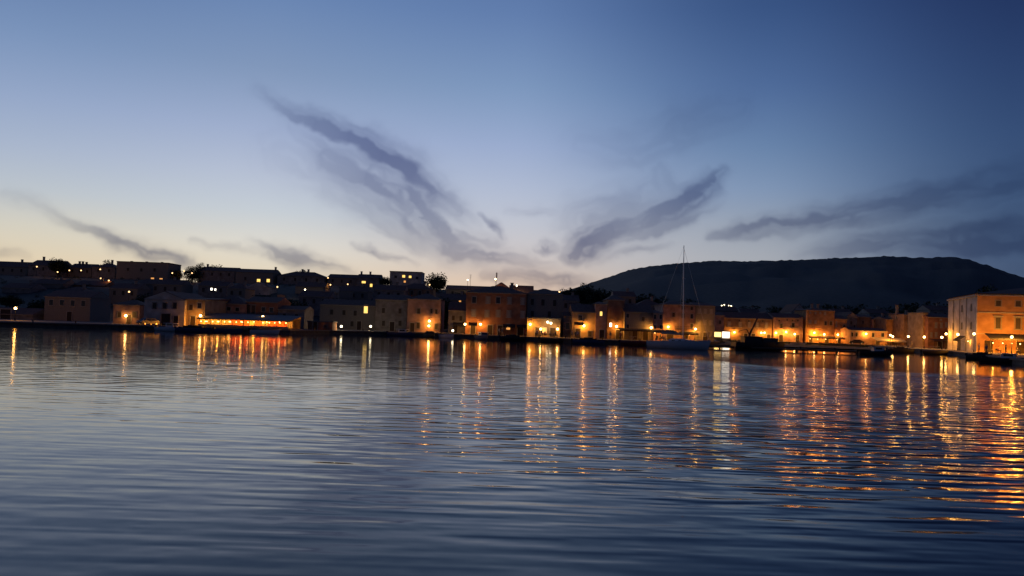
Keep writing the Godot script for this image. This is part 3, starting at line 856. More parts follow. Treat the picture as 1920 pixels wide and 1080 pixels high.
func make_hill_houses() -> void:
	# the skyline
	house("ridge_house", "long ridge house on the skyline with two chimneys and a lamp below", -40, 52, 500, 318, 12, "g", 2.6, M.stone, {"grid": [2, 5, "shut"], "chimneys": [[0.7, 0.9]]})
	house("ridge_house", "skyline house whose tall chimney stands beside the small skyline tree", 53, 110, 498, 314, 12, "g", 2.6, M.grey, {"grid": [2, 3, "shut"], "chimneys": [[0.22, 1.3]]})
	house("ridge_house", "low skyline house with a cluster of three chimneys", 128, 172, 502, 320, 10, "g", 2.0, M.stone, {"grid": [2, 3, "shut"], "chimneys": [[0.2, 0.9], [0.34, 0.9], [0.5, 0.7]]})
	house("ridge_house", "skyline house with a pale lamp pole in front of it", 173, 216, 501, 318, 10, "h", 2.0, M.grey, {"grid": [2, 2, "shut"], "chimneys": [[0.6, 1.3]]})
	house("ridge_block", "wide flat topped block on the skyline with two orange windows", 219, 316, 492, 312, 12, "t", 0.0, M.stone, {"windows": [[286, 523, 1.3, 1.1, "warm"], [302, 524, 1.3, 1.1, "warm"], [240, 505, 1.0, 1.3, "shut"], [265, 506, 1.0, 1.3, "shut"], [290, 506, 1.0, 1.3, "shut"]], "chimneys": [[0.15, 0.7], [0.45, 0.7], [0.75, 0.7]]})
	house("ridge_house", "wide skyline house between the bright gap and a chimneyed roof", 372, 440, 508, 320, 12, "g", 2.0, M.grey, {"grid": [2, 4, "shut"], "chimneys": [[0.1, 1.0]]})
	house("ridge_house", "skyline house with two round yellow windows", 442, 512, 511, 314, 12, "g", 1.8, M.stone, {"windows": [[485, 526, 1.4, 1.3, "lit"], [503, 526, 1.3, 1.3, "lit"], [460, 522, 1.0, 1.3, "shut"]], "chimneys": [[0.95, 1.0]]})
	house("ridge_house", "skyline house crowned by two square chimneys, dark inside", 520, 608, 518, 316, 12, "h", 2.2, M.grey, {"grid": [2, 4, "shut"], "chimneys": [[0.45, 1.0], [0.58, 1.0]]})
	house("ridge_house", "long skyline house with a lamp at its corner and lit lower windows", 614, 668, 521, 318, 11, "g", 1.8, M.stone, {"grid": [2, 3, "shut"]})
	house("ridge_house", "skyline house with an oblong amber window and a small white one", 668.5, 711, 521, 315, 11, "g", 1.8, M.grey, {"windows": [[682, 529, 1.6, 0.9, "lit"], [696, 535, 1.0, 1.3, "lit"], [680, 539, 1.0, 0.5, "white"]], "chimneys": [[0.1, 1.0], [0.5, 1.0]]})
	house("box_house", "boxy modern house standing alone against the glow with two lit windows", 731, 791, 510, 300, 10, "t", 0.0, M.white, {"windows": [[757, 518, 1.1, 1.0, "lit"], [769, 519, 1.0, 0.9, "lit"], [759, 528, 0.8, 0.8, "warm"], [742, 519, 1.0, 1.0, "dark"], [782, 521, 1.0, 1.0, "dark"]]})
	house("barn", "long barn with a straight ridge behind the round tree", 836, 922, 543, 268, 10, "g", 1.6, M.stone, {"category": "barn", "grid": [1, 4, "shut"]})
	house("turret_house", "raised house with a peaked roof and a red tipped aerial", 924, 955, 540, 240, 9, "h", 2.0, M.brown, {"windows": [[933, 545, 0.8, 1.0, "shut"], [945, 546, 0.8, 1.0, "shut"]], "chimneys": []})
	house("skyline_roof_house", "house with a long sloping roof running down from the peaked roof", 955.5, 1000, 549, 245, 10, "g", 2.6, M.stone, {"windows": [[975, 556, 0.8, 1.0, "shut"]]})
	house("red_roof_house", "low house with a dusky red roof below the single skyline pole lamp", 1000.5, 1047, 551, 250, 10, "g", 1.4, M.rust, {"windows": [[1015, 558, 0.8, 1.0, "shut"], [1035, 559, 0.8, 1.0, "shut"]]})
	# the slope below it
	var slope := [
		["slope_house", "house with a pale terrace wall under the skyline chimneys", 60, 118, 532, 262, "g", M.stone],
		["slope_house", "dark house below the lamp with the long drip of light", 4, 58, 540, 250, "g", M.grey],
		["slope_house", "house with a rosy lit terrace beneath three small lamps", 140, 196, 535, 268, "g", M.rust],
		["slope_house", "house hidden in shade over the low broad stone house", 100, 160, 548, 225, "h", M.grey],
		["slope_house", "dark house just uphill of the small square lamp house", 205, 258, 541, 235, "g", M.stone],
		["slope_house", "broad dark house uphill of the gabled warehouse", 262, 340, 533, 246, "g", M.stone],
		["slope_house", "house with a pair of bright little windows above the hip roof", 372, 424, 536, 250, "g", M.grey],
		["slope_house", "house with a small pale gable between two lamps of the slope", 462, 504, 538, 262, "f", M.white],
		["slope_house", "unlit house below the skyline house with yellow windows", 426, 460, 541, 240, "h", M.stone],
		["slope_house", "house with a white lamp and a stone terrace on the slope", 554, 608, 538, 268, "g", M.stone],
		["slope_house", "dark house uphill of the orange washed hut", 560, 618, 556, 224, "g", M.grey],
		["slope_house", "house behind the long terrace wall of the slope", 636, 690, 546, 255, "g", M.stone],
		["slope_house", "dark house rising over the plain dim house", 700, 758, 544, 238, "g", M.grey],
		["slope_house", "house below the boxy modern house with an orange lit wall", 748, 812, 541, 248, "h", M.brown],
		["slope_house", "house with a steep dark roof and a lit dormer behind the low narrow house", 826, 880, 562, 214, "g", M.stone],
		["slope_house", "dark house between the shadowed house and the trees", 1052, 1086, 564, 215, "g", M.grey],
		["slope_house", "dusky house with a long pale roof edge above the brown house", 1152, 1192, 556, 236, "g", M.stone],
		["slope_house", "dark house uphill of the slim pink house", 1196, 1240, 572, 222, "h", M.grey],
		["slope_house", "dark house behind the grid windowed house", 1336, 1384, 583, 268, "g", M.stone],
		["slope_house", "unlit house behind the long row house", 1392, 1428, 588, 272, "g", M.grey],
		["slope_house", "unlit house behind the slit windowed orange house", 1566, 1600, 588, 276, "g", M.stone],
		["slope_house", "unlit house over the shuttered pink house", 1630, 1668, 588, 278, "g", M.grey],
		["slope_house", "unlit house over the russet house", 1744, 1782, 582, 262, "g", M.stone],
	]
	for s in slope:
		var wins := []
		var o := house(s[0], s[1], s[2], s[3], s[4], s[5], 9, s[6], 1.8, s[7], {"grid": [2, maxi(2, int((s[3] - s[2]) / 16.0)), "shut"], "group": "houses on the slope behind the harbour", "chimneys": [[0.7, 0.8]]})
		if "bright little" in s[1]:
			for g in [[397, 542, 0.7, 0.7], [404, 543, 0.5, 0.6]]:
				var p := at(g[0], g[1], s[5]) - o.position
				window(o, Vector3(p.x, p.y, 0.06), g[2], g[3], "white")
		elif "lit dormer" in s[1]:
			var p := at(862.5, 566, s[5]) - o.position
			window(o, Vector3(p.x, p.y, 0.06), 0.6, 0.8, "warm")
	for w in [["rough terrace wall lit rosy below the three small slope lamps", 150, 196, 541, 262], ["terrace wall catching light beneath the white slope lamp", 566, 578, 552, 258], ["long dim terrace wall along the slope road", 638, 662, 546, 252], ["pale terrace wall stub beside the slope lamp", 520, 534, 553, 256]]:
		var a := at(w[1], w[3], w[4])
		var b := at(w[2], w[3], w[4])
		var o := thing("terrace_wall", w[0], "wall", Vector3((a.x + b.x) / 2.0, a.y - 2.0, -w[4]), 0.0)
		part("masonry", unit_box, M.stone, o, Vector3(0, 0.9, 0), Vector3(b.x - a.x, 2.2, 0.5))
		part("coping", unit_box, M.coping, o, Vector3(0, 2.06, 0), Vector3(b.x - a.x + 0.1, 0.12, 0.62))

func make_lamps() -> void:
	# quay, from its western end
	street_lamp("quay lamp with an orange pool of light before the long low shed", 29, 578, 160, 5.5)
	wall_lamp("round lamp on the front of the small square house", 236, 592, 161.2, 0.936)
	wall_lamp("lamp on the corner of the orange annex by the restaurant", 376, 592, 157.5, 1.8)
	street_lamp("bright lamp standing up through the restaurant pavilion's roof edge", 493, 594, 162, 1.8)
	street_lamp("cream globe lamp on the quay beside the orange washed hut", 640, 612, 172, 1.62, "", true)
	street_lamp("cream globe lamp on the quay in front of the long dark house", 695, 612, 180, 1.8, "", true)
	wall_lamp("lamp high on the corner of the pink house, above its own streak of light", 805, 602, 187.2, 2.88)
	wall_lamp("lower lamp under the corner lamp of the pink house", 804, 611, 187.2, 1.8)
	wall_lamp("lamp over the doorway of the lower narrow house", 872, 608, 179.5, 3.24)
	wall_lamp("lamp between the doors of the brick red house", 901, 608, 180.2, 3.6)
	street_lamp("small white lamp on the quay before the lower narrow house", 849, 620, 175, 0.9, "", true)
	wall_lamp("lamp at the outer corner of the yellow lit tavern", 994, 608, 172.2, 3.6)
	wall_lamp("small lantern near the tavern's first door", 1014, 617, 172.2, 1.44)
	wall_lamp("white floodlight over the middle of the tavern front", 1027, 604, 172.2, 0.432, "", true)
	wall_lamp("white floodlight beside the first one over the tavern front", 1033, 606, 172.2, 0.288, "", true)
	wall_lamp("small lantern at the far end of the tavern front", 1045.5, 617, 172.2, 1.44)
	wall_lamp("blazing lamp on the front of the ochre house", 1095, 611, 173.2, 4.32)
	wall_lamp("lamp on the front of the brown house over the awning's end", 1156, 612, 177.2, 3.24)
	wall_lamp("lamp above the flat awning by the slim pink house", 1221, 614.5, 175.2, 2.16)
	wall_lamp("lamp washing the foot of the high salmon house yellow", 1253, 613, 198.2, 4.8)
	wall_lamp("lamp at the edge between salmon house and grid windowed house", 1304, 617, 198.2, 6)
	wall_lamp("lamp low on the front of the long row house", 1377, 623, 243.2, 7.2)
	for k in 2:
		wall_lamp("one of two small lamps side by side on the long row house", [1427.5, 1433.5][k], 624, 243.2, 4, "twin lamps on the row house")
	wall_lamp("lamp by the first door of the balcony house", 1455, 624, 242.2, 7.2)
	wall_lamp("lamp below the attic windows of the balcony house", 1474, 622.5, 242.2, 7.92)
	wall_lamp("small lamp beneath the iron balcony", 1490, 626.5, 242.2, 3.6)
	wall_lamp("big lamp on the tallest orange house above its awning", 1527, 624, 241.2, 10.08)
	wall_lamp("smaller lamp beside the awning of the tallest orange house", 1545.5, 627, 241.2, 3.6)
	wall_lamp("lamp on the lower orange house near the tallest one", 1571, 627.5, 242.2, 3.6)
	wall_lamp("lamp at the far corner of the lower orange house", 1583.5, 626.5, 242.2, 5.76)
	wall_lamp("lamp under the eaves of the waterside bar's yellow corner", 1624, 626, 235.2, 4.8)
	for k in 2:
		street_lamp("one globe of the pair of lamps before the apricot house", [1669.5, 1674][k], [628.5, 631][k], 232 - k, 6, "pair of lamps by the apricot house")
	street_lamp("globe lamp on a post in front of the stepped grey house", 1703, 631, 205, 9)
	street_lamp("globe lamp on a post at the mouth of the dark lane", 1733, 632, 190, 7)
	street_lamp("globe lamp on a post before the russet house", 1766, 632.5, 184, 8)
	street_lamp("globe lamp at the rear corner of the grand corner building", 1774, 626, 189, 7)
	street_lamp("twin headed lamp beside the grey side wall of the grand building", 1796, 627, 173, 2.025)
	street_lamp("lamp at the front corner of the grand building", 1826.5, 626, 163, 2.25)
	street_lamp("dazzling lamp over the terrace of the grand building", 1897, 632, 157.5, 35.2)
	# the slope
	var g := "street lamps on the slope"
	for s in [["long drip of light lamp beside the tall skyline chimney", 69, 500, 300, 3.0, true], ["broad amber lamp under the skyline chimneys", 108, 510, 296, 6.0, false], ["small lamp beside the low skyline house", 130, 507, 305, 1.6, true], ["second small lamp before the low skyline house", 152, 507, 305, 1.6, true], ["pale lamp on a pole before the skyline house", 188, 505, 300, 3.0, true], ["lamp just below the pale pole lamp of the skyline", 189, 522, 276, 1.6, true], ["lamp at the corner of the rosy lit terrace", 204, 526, 272, 2.2, true],
			["greenish white lamp uphill of the small square house", 201, 560, 210, 1.6, true], ["strong amber lamp between slope houses above the small square house", 242, 547, 222, 6.0, false], ["lamp beside the flat topped block", 323, 512, 296, 3.0, true], ["bright lamp in the gap of the skyline", 345, 508, 300, 5.0, false], ["small lamp next to the skyline gap", 360, 512, 298, 2.0, true],
			["lamp below the two round yellow windows", 520, 538, 250, 3.0, false], ["white lamp over the slope's stone terrace", 572, 543, 256, 3.0, true], ["tall lamp at the corner of the long skyline house", 615, 521, 300, 3.0, true], ["lamp under the tall corner lamp on the slope", 619.5, 534, 272, 2.2, true], ["small lamp over the long terrace wall", 652, 533, 290, 2.0, true],
			["lamp beside the round tree", 805.5, 534, 276, 3.0, false], ["single pole lamp beyond the dusky red roof", 1049, 547, 240, 4.0, false]]:
		street_lamp(s[0], s[1], s[2], s[3], s[4] * 0.35, g, s[5], -1.0, not "white" in s[0])
	for k in 4:
		street_lamp("one of four white lamps in a row far up the slope", [1353, 1358, 1366, 1371][k], [573, 571.5, 573, 573.5][k], 420, [5.0, 6.0, 5.0, 2.0][k], "row of white lamps on the far slope", true, at(1360, 590, 420).y)

# ---------------------------------------------------------------- terraces, awnings, kiosk
func awning(label: String, x0: float, x1: float, py: float, d: float, out: float, drop: float, mat: Material, posts := 0) -> Node3D:
	var a := at(x0, py, d)
	var b := at(x1, py, d)
	var w := b.x - a.x
	var y := (a.y + b.y) / 2.0
	var o := thing("awning", label, "awning", Vector3((a.x + b.x) / 2.0, y, -d + 0.08))
	var st := tool()
	var slope := Basis(Vector3.RIGHT, atan2(drop, out))
	box(st, Vector3(0, -drop / 2.0, out / 2.0), Vector3(w, 0.06, sqrt(out * out + drop * drop)), slope)
	part("canopy", done(st), mat, o)
	st = tool()
	for k in int(w / 0.5):
		box(st, Vector3(-w / 2.0 + (k + 0.5) * w / int(w / 0.5), -drop - 0.14 - 0.02 * (k % 2), out), Vector3(w / int(w / 0.5) - 0.03, 0.24 + 0.04 * (k % 2), 0.03))
	part("valance", done(st), mat, o)
	for s in [-1, 1]:
		st = tool()
		bar(st, Vector3(s * (w / 2.0 - 0.1), -drop - 0.5, 0), Vector3(s * (w / 2.0 - 0.1), -drop - 0.02, out - 0.05), 0.025)
		part("arm", done(st), M.iron, o)
	for k in posts:
		st = tool()
		bar(st, Vector3(-w / 2.0 + 0.15 + k * (w - 0.3) / maxf(1.0, posts - 1.0), QUAY - y, out - 0.1), Vector3(-w / 2.0 + 0.15 + k * (w - 0.3) / maxf(1.0, posts - 1.0), -drop, out - 0.1), 0.045)
		part("post", done(st), M.iron, o)
	return o

func pendant(label: String, px: float, py: float, d: float, energy: float, group := "") -> void:
	var o := thing("pendant_lamp", label, "lamp", at(px, py, d), 0.0, group)
	part("bulb", M.small_globe, M.small_bulb, o)
	part("cord", M.cord, M.iron, o)
	part("shade", M.small_shade, M.iron, o)
	lamp_light(o, Vector3.ZERO, energy, Color(1.0, 0.62, 0.2), 0.09)

func make_terraces() -> void:
	# restaurant pavilion on the western quay
	var x0 := at(372, 610, 156).x
	var x1 := at(541, 610, 156).x
	var y0 := at(450, 598.5, 156).y
	var y1 := at(450, 589.5, 165).y
	var w := x1 - x0
	var o := thing("restaurant_pavilion", "long restaurant pavilion on the quay, glowing orange behind its curtains", "pavilion", Vector3((x0 + x1) / 2.0, QUAY, -156))
	var st := tool()
	box(st, Vector3(0, (y0 + y1) / 2.0 - QUAY, -4.5), Vector3(w + 0.6, 0.12, 9.6), Basis(Vector3.RIGHT, atan2(y1 - y0, 9.0)))
	part("roof", done(st), M.flat_roof, o)
	part("fascia", unit_box, M.dark_wood, o, Vector3(0, y0 - QUAY - 0.12, 0.2), Vector3(w + 0.6, 0.2, 0.1))
	part("floor", unit_box, M.old_wood, o, Vector3(0, 0.06, -4.5), Vector3(w, 0.12, 9.0))
	part("low_wall", unit_box, M.stone, o, Vector3(0, 0.35, 0.1), Vector3(w, 0.5, 0.2))
	part("back_wall", unit_box, M.ochre, o, Vector3(0, 1.4, -8.9), Vector3(w, 2.6, 0.2))
	var post := tool()
	bar(post, Vector3.ZERO, Vector3.UP * (y0 - QUAY), 0.07)
	var post_mesh := done(post)
	for k in 9:
		part("post", post_mesh, M.dark_wood, o, Vector3(-w / 2.0 + 0.1 + k * (w - 0.2) / 8.0, 0, 0))
	var fold := tool()
	for k in 6:
		box(fold, Vector3(-0.42 + k * 0.167, -0.5, 0.04 if k % 2 else 0.0), Vector3(0.17, 1.0, 0.04), Basis(Vector3.UP, 0.35 if k % 2 else -0.35))
	var fold_mesh := done(fold)
	for k in 14:
		part("curtain", fold_mesh, M.curtain if k in [4, 5, 6, 8, 10, 11, 12] else M.canvas, o, Vector3(-w / 2.0 + (k + 0.5) * w / 14.0, y0 - QUAY - 0.2, -4.2 if k < 4 else -3.4), Vector3(w / 14.0 * 0.92, y0 - QUAY - 0.5, 1.0))
	var strand := thing("light_string", "string of round bulbs along the pavilion's front edge", "lights", at(372, 601.5, 155.6))
	st = tool()
	bar(st, Vector3.ZERO, at(541, 605, 155.6) - strand.position, 0.015, -1, 5)
	part("cable", done(st), M.iron, strand)
	for px in [377, 388, 399, 410, 421, 432, 443, 454, 465, 493, 505, 515, 525, 536]:
		part("bulb", M.small_globe, M.small_bulb, strand, at(px, 601.5 + (px - 372) * 0.0205 + 0.8, 155.6) - strand.position)
	var n := 0
	for px in [385, 408, 430, 452, 476, 500, 524]:
		pendant("lamp hanging inside the orange restaurant pavilion", px, 602.5 + n * 0.25, 157.7, 6.0 if n < 4 else 6.0, "lamps inside the restaurant pavilion")
		n += 1
	# awnings
	awning("dark little awning over the lower narrow house's door", 850, 873, 605, 185.6, 1.4, 0.5, M.dark_awning)
	awning("dark awning between the two lamps of the brick red house", 879, 895, 604.5, 180.6, 1.5, 0.5, M.dark_awning)
	awning("dark awning over the middle door of the brick red house", 943, 966, 608, 180.6, 1.6, 0.5, M.dark_awning)
	awning("narrow awning over the last door of the brick red house", 969, 986, 609, 180.6, 1.6, 0.4, M.dark_awning)
	awning("small awning under the dark window of the ochre house", 1076, 1093, 604, 173.6, 1.3, 0.4, M.awning)
	awning("long flat awning on thin posts before the plain fronted house", 1157, 1226, 616, 175.6, 4.2, 0.35, M.dark_awning, 5)
	awning("wide dark canopy over the crowded cafe beside the sailing yacht", 1217, 1262, 618.5, 174, 4.0, 0.4, M.dark_awning, 4)
	awning("cafe canopy under the balcony of the high salmon house", 1271, 1303, 622, 198.2, 4.0, 0.5, M.dark_awning, 3)
	awning("red cafe awning at the foot of the tallest orange house", 1512, 1562, 630, 241.4, 3.0, 0.5, M.awning, 4)
	awning("short red awning on the lower orange house", 1565, 1588, 631.5, 242.4, 2.5, 0.5, M.awning, 2)
	awning("long salmon awning stretched from the waterside bar", 1633, 1688, 633, 235.6, 4.0, 1.0, M.canvas, 4)
	awning("dark red awning along the russet house", 1742, 1776, 636, 205.6, 2.5, 0.4, M.awning, 3)
	var big := awning("broad dark awning over the terrace of the grand corner building", 1853, 1960, 627, 162.5, 4.2, 1.0, M.dark_awning, 6)
	big.rotation.y = -atan2(8.5, 26.0)
	var side := awning("dark rounded awning on the grey side wall of the grand building", 1797, 1811, 630, 175, 1.8, 0.9, M.dark_awning)
	side.rotation.y = -1.2
	n = 0
	for p in [[1228, 624, 171.5, 2.6, "lamp under the wide canopy of the crowded cafe"], [1241, 624.5, 171.5, 2.6, "lamp under the wide canopy of the crowded cafe"], [1253, 625, 171.5, 2.6, "lamp under the wide canopy of the crowded cafe"],
			[1267, 626, 180, 3.0, "lone pendant between the two cafe canopies behind the yacht"], [1279, 627.5, 195, 2.6, "lamp under the canopy below the high salmon house's balcony"], [1293, 628, 195, 2.6, "lamp under the canopy below the high salmon house's balcony"],
			[1519, 635, 240, 3.0, "lamp under the red awning of the tallest orange house"], [1533, 636, 240, 4.0, "lamp under the red awning of the tallest orange house"], [1548, 636, 240, 3.0, "lamp under the red awning of the tallest orange house"], [1569, 637, 241, 3.0, "lamp under the short red awning"],
			[1664, 640, 233, 3.5, "lamp under the long salmon awning of the bar"], [1676, 641, 233, 3.0, "lamp under the long salmon awning of the bar"], [1815, 640, 170, 2.5, "lamp under the eaves of the grand building's side door"],
			[1862, 643, 158, 8.0, "lamp under the broad dark awning of the grand building"], [1880, 643.5, 158, 8.0, "lamp under the broad dark awning of the grand building"], [1897, 644, 158, 9.0, "lamp under the broad dark awning of the grand building"], [1913, 645, 158, 8.0, "lamp under the broad dark awning of the grand building"]]:
		pendant(p[4], p[0], p[1], p[2], p[3], "lamps under the awnings")
	# kiosk with a blinding white counter
	var k0 := at(1341, 640, 229)
	var k1 := at(1373, 640, 229)
	var kw := k1.x - k0.x
	var k := thing("kiosk", "small kiosk with a blinding white counter and a yellow window", "kiosk", Vector3((k0.x + k1.x) / 2.0, QUAY, -231.4))
	part("wall", unit_box, M.cream, k, Vector3(0, 1.3, -1.2), Vector3(kw, 2.6, 2.4))
	part("roof", unit_box, M.flat_roof, k, Vector3(0, 2.68, -1.0), Vector3(kw + 0.5, 0.16, 3.2))
	part("yellow_window", unit_box, M.yellow_panel, k, Vector3(-kw * 0.25, 1.55, 0.03), Vector3(kw * 0.44, 1.5, 0.06))
	part("counter_window", unit_box, M.white_panel, k, Vector3(kw * 0.25, 1.55, 0.03), Vector3(kw * 0.44, 1.9, 0.06))
	part("counter", unit_box, M.pale_shutter, k, Vector3(0, 0.85, 0.3), Vector3(kw, 0.08, 0.5))
	for s in [[-0.25, Color(1.0, 0.78, 0.4), 2.0], [0.25, Color(1.0, 0.93, 0.8), 1.5]]:
		var l := AreaLight3D.new()
		l.name = "window_light"
		l.area_size = Vector2(kw * 0.42, 1.5)
		l.light_color = s[1]
		l.light_energy = s[2]
		l.shadow_enabled = true
		k.add_child(l, true)
		l.position = Vector3(kw * s[0], 1.55, 0.12)
		l.rotation.y = PI
	# tables with chairs
	for t in [[1010, 170.5], [1024, 169.5], [1038, 170.5], [1225, 168.5], [1236, 169], [1248, 168.5], [1283, 192], [1525, 238.4], [1540, 238.4], [1660, 232], [1862, 156.5], [1878, 156], [1906, 155]]:
		var p := at(t[0], 640, t[1])
		var tb := thing("cafe_table", "round cafe table set out " + cafe_at(t[0]), "table", Vector3(p.x, QUAY, -t[1]), 0.0, "cafe tables on the quay")
		part("table_top", M.table_top, M.pale_shutter, tb)
		part("leg", M.table_leg, M.iron, tb)
		part("foot", M.table_foot, M.iron, tb)
	for t in [[1003, 170.2], [1017, 170], [1031, 170], [1044, 170.3], [1231, 168.2], [1242, 169.2], [1289, 192.4], [1533, 238], [1870, 156], [1887, 156.4], [1914, 155.3]]:
		var p := at(t[0], 640, t[1])
		var ch := thing("cafe_chair", "slatted cafe chair standing " + cafe_at(t[0]), "chair", Vector3(p.x, QUAY, -t[1]), rng.randf() * TAU, "cafe chairs on the quay")
		part("seat", unit_box, M.old_wood, ch, Vector3(0, 0.45, 0), Vector3(0.42, 0.04, 0.42))
		part("backrest", unit_box, M.old_wood, ch, Vector3(0, 0.75, -0.2), Vector3(0.42, 0.34, 0.03))
		for sx in [-1, 1]:
			part("leg", unit_box, M.iron, ch, Vector3(sx * 0.18, 0.22, 0.18), Vector3(0.03, 0.44, 0.03))
			part("leg", unit_box, M.iron, ch, Vector3(sx * 0.18, 0.46, -0.2), Vector3(0.03, 0.92, 0.03))

func cafe_at(px: float) -> String:
	if px < 1100:
		return "in front of the yellow lit tavern"
	if px < 1260:
		return "under the crowded cafe canopy by the yacht"
	if px < 1300:
		return "below the high salmon house's balcony"
	if px < 1600:
		return "under the tallest orange house's red awning"
	return "under the bar's long salmon awning" if px < 1700 else "on the grand corner building's terrace"

# ---------------------------------------------------------------- boats
func hull_mesh(long: float, beam: float, free: float, sheer: float) -> ArrayMesh:
	var st := SurfaceTool.new()
	st.begin(Mesh.PRIMITIVE_TRIANGLES)
	var n := 18
	var rings := []
	for k in n + 1:
		var t := float(k) / n                       # stern to bow
		var b := beam * 0.5 * (0.82 + 0.18 * sin(t * PI)) * (1.0 if t < 0.45 else cos((t - 0.45) / 0.55 * PI * 0.5) ** 0.75)
		b = maxf(b, 0.02)
		var top := free + sheer * t * t
		var z := (t - 0.5) * long
		var keel := -0.35 * (1.0 - t ** 3) 
		var flare := 0.78 + 0.1 * t
		rings.append([Vector3(-b, top, z + 0.05 * long * t * t), Vector3(-b * 0.97, top * 0.6, z + 0.03 * long * t * t), Vector3(-b * flare, 0.05, z), Vector3(0, keel, z - 0.04 * long * t), Vector3(b * flare, 0.05, z), Vector3(b * 0.97, top * 0.6, z + 0.03 * long * t * t), Vector3(b, top, z + 0.05 * long * t * t)])
	for k in n:
		for j in 6:
			quad(st, rings[k][j], rings[k][j + 1], rings[k + 1][j + 1], rings[k + 1][j])
	st.set_smooth_group(-1)
	for j in range(1, 5):
		tri(st, rings[0][0], rings[0][j + 1], rings[0][j])
	tri(st, rings[0][0], rings[0][6], rings[0][5])
	for k in n:                                     # deck, a little below the sheer
		var dn := Vector3(0, -0.12, 0)
		quad(st, rings[k][0] * Vector3(0.97, 1, 1) + dn, rings[k + 1][0] * Vector3(0.97, 1, 1) + dn, rings[k + 1][6] * Vector3(0.97, 1, 1) + dn, rings[k][6] * Vector3(0.97, 1, 1) + dn)
	return done(st)

func make_yacht() -> void:
	var p := at(1271, 652, 141)
	p.y = 0.0
	var o := thing("sailing_yacht", "moored sailing yacht with a very tall bare mast", "yacht", p, 1.05)
	part("hull", hull_mesh(11.0, 3.5, 1.35, 0.5), M.hull_white, o)
	var st := tool()
	box(st, Vector3(0, 1.5, 0.6), Vector3(1.9, 0.45, 4.2))
	box(st, Vector3(0, 1.78, 0.2), Vector3(1.6, 0.2, 2.6))
	var cabin := part("cabin", done(st), M.hull_white, o)
	for s in [-1, 1]:
		for k in 3:
			part("port_light", unit_box, M.glass, cabin, Vector3(s * 0.96, 1.55, -0.6 + k * 1.2), Vector3(0.02, 0.16, 0.5))
	var top := at(1268.6, 460, 141).y
	st = tool()
	bar(st, Vector3(0, 1.2, 0.9), Vector3(0, top, 0.62), 0.11, 0.06)
	part("mast", done(st), M.alloy, o)
	st = tool()
	bar(st, Vector3(0, 2.6, 0.8), Vector3(0, 2.75, -3.4), 0.07)
	bar(st, Vector3(0, 2.78, 0.6), Vector3(0, 2.9, -3.2), 0.17, 0.12)
	part("boom", done(st), M.canvas, o)
	st = tool()
	for y in [0.42, 0.68]:
		bar(st, Vector3(-0.9, top * y, 0.75), Vector3(0.9, top * y, 0.75), 0.025)
	part("spreader", done(st), M.alloy, o)
	for s in [[Vector3(0, 1.9, 5.6), Vector3(0, top * 0.97, 0.63), 0.02, "forestay"], [Vector3(0, 1.4, -5.3), Vector3(0, top - 0.1, 0.62), 0.012, "backstay"], [Vector3(-1.6, 1.3, 0.6), Vector3(0, top * 0.95, 0.63), 0.012, "shroud"], [Vector3(1.6, 1.3, 0.6), Vector3(0, top * 0.95, 0.63), 0.012, "shroud"]]:
		st = tool()
		bar(st, s[0], s[1], s[2], -1, 5)
		part(s[3], done(st), M.alloy, o)
	st = tool()
	for k in 7:
		for s in [-1, 1]:
			bar(st, Vector3(s * 1.5 * (1.0 if k < 4 else 1.0 - (k - 3) * 0.22), 1.25, -5.0 + k * 1.55), Vector3(s * 1.5 * (1.0 if k < 4 else 1.0 - (k - 3) * 0.22), 1.95, -5.0 + k * 1.55), 0.015, -1, 5)
	part("railing", done(st), M.alloy, o)

func make_workboat() -> void:
	var a := at(1380, 655, 152)
	var b := at(1471, 655, 152)
	var o := thing("workboat", "dark bulky workboat with a wheelhouse and a slanting crane jib", "boat", Vector3((a.x + b.x) / 2.0, 0, -153.4), PI / 2 + 0.08)
	part("hull", hull_mesh(b.x - a.x + 0.6, 3.6, 1.5, 0.35), M.hull_dark, o)
	var st := tool()
	box(st, Vector3(0, 1.95, -1.4), Vector3(2.2, 1.3, 3.6))
	box(st, Vector3(0, 2.63, -1.4), Vector3(2.5, 0.1, 4.0))
	var cabin := part("wheelhouse", done(st), M.hull_dark, o)
	for k in 3:
		part("pane", unit_box, M.glass, cabin, Vector3(1.11, 2.15, -2.5 + k * 1.1), Vector3(0.02, 0.5, 0.8))
	st = tool()
	box(st, Vector3(0, 1.85, 2.1), Vector3(2.3, 1.2, 3.0))
	part("hold", done(st), M.old_wood, o)
	var foot := o.to_local(at(1405, 628, 153.4))
	var tip := o.to_local(at(1420, 597, 153.4))
	st = tool()
	bar(st, Vector3(foot.x, 1.3, foot.z), foot, 0.2)
	bar(st, foot, tip, 0.2, 0.14)
	part("crane_jib", done(st), M.iron, o)
	st = tool()
	bar(st, foot, o.to_local(at(1400, 617, 153.4)), 0.09)
	bar(st, o.to_local(at(1400, 617, 153.4)), o.to_local(at(1385, 621, 153.4)), 0.06)
	part("crane_arm", done(st), M.iron, o)
	for k in 4:
		part("tyre_fender", M.tyre, M.rubber, o, Vector3(1.78, 0.75, -2.8 + k * 1.9))

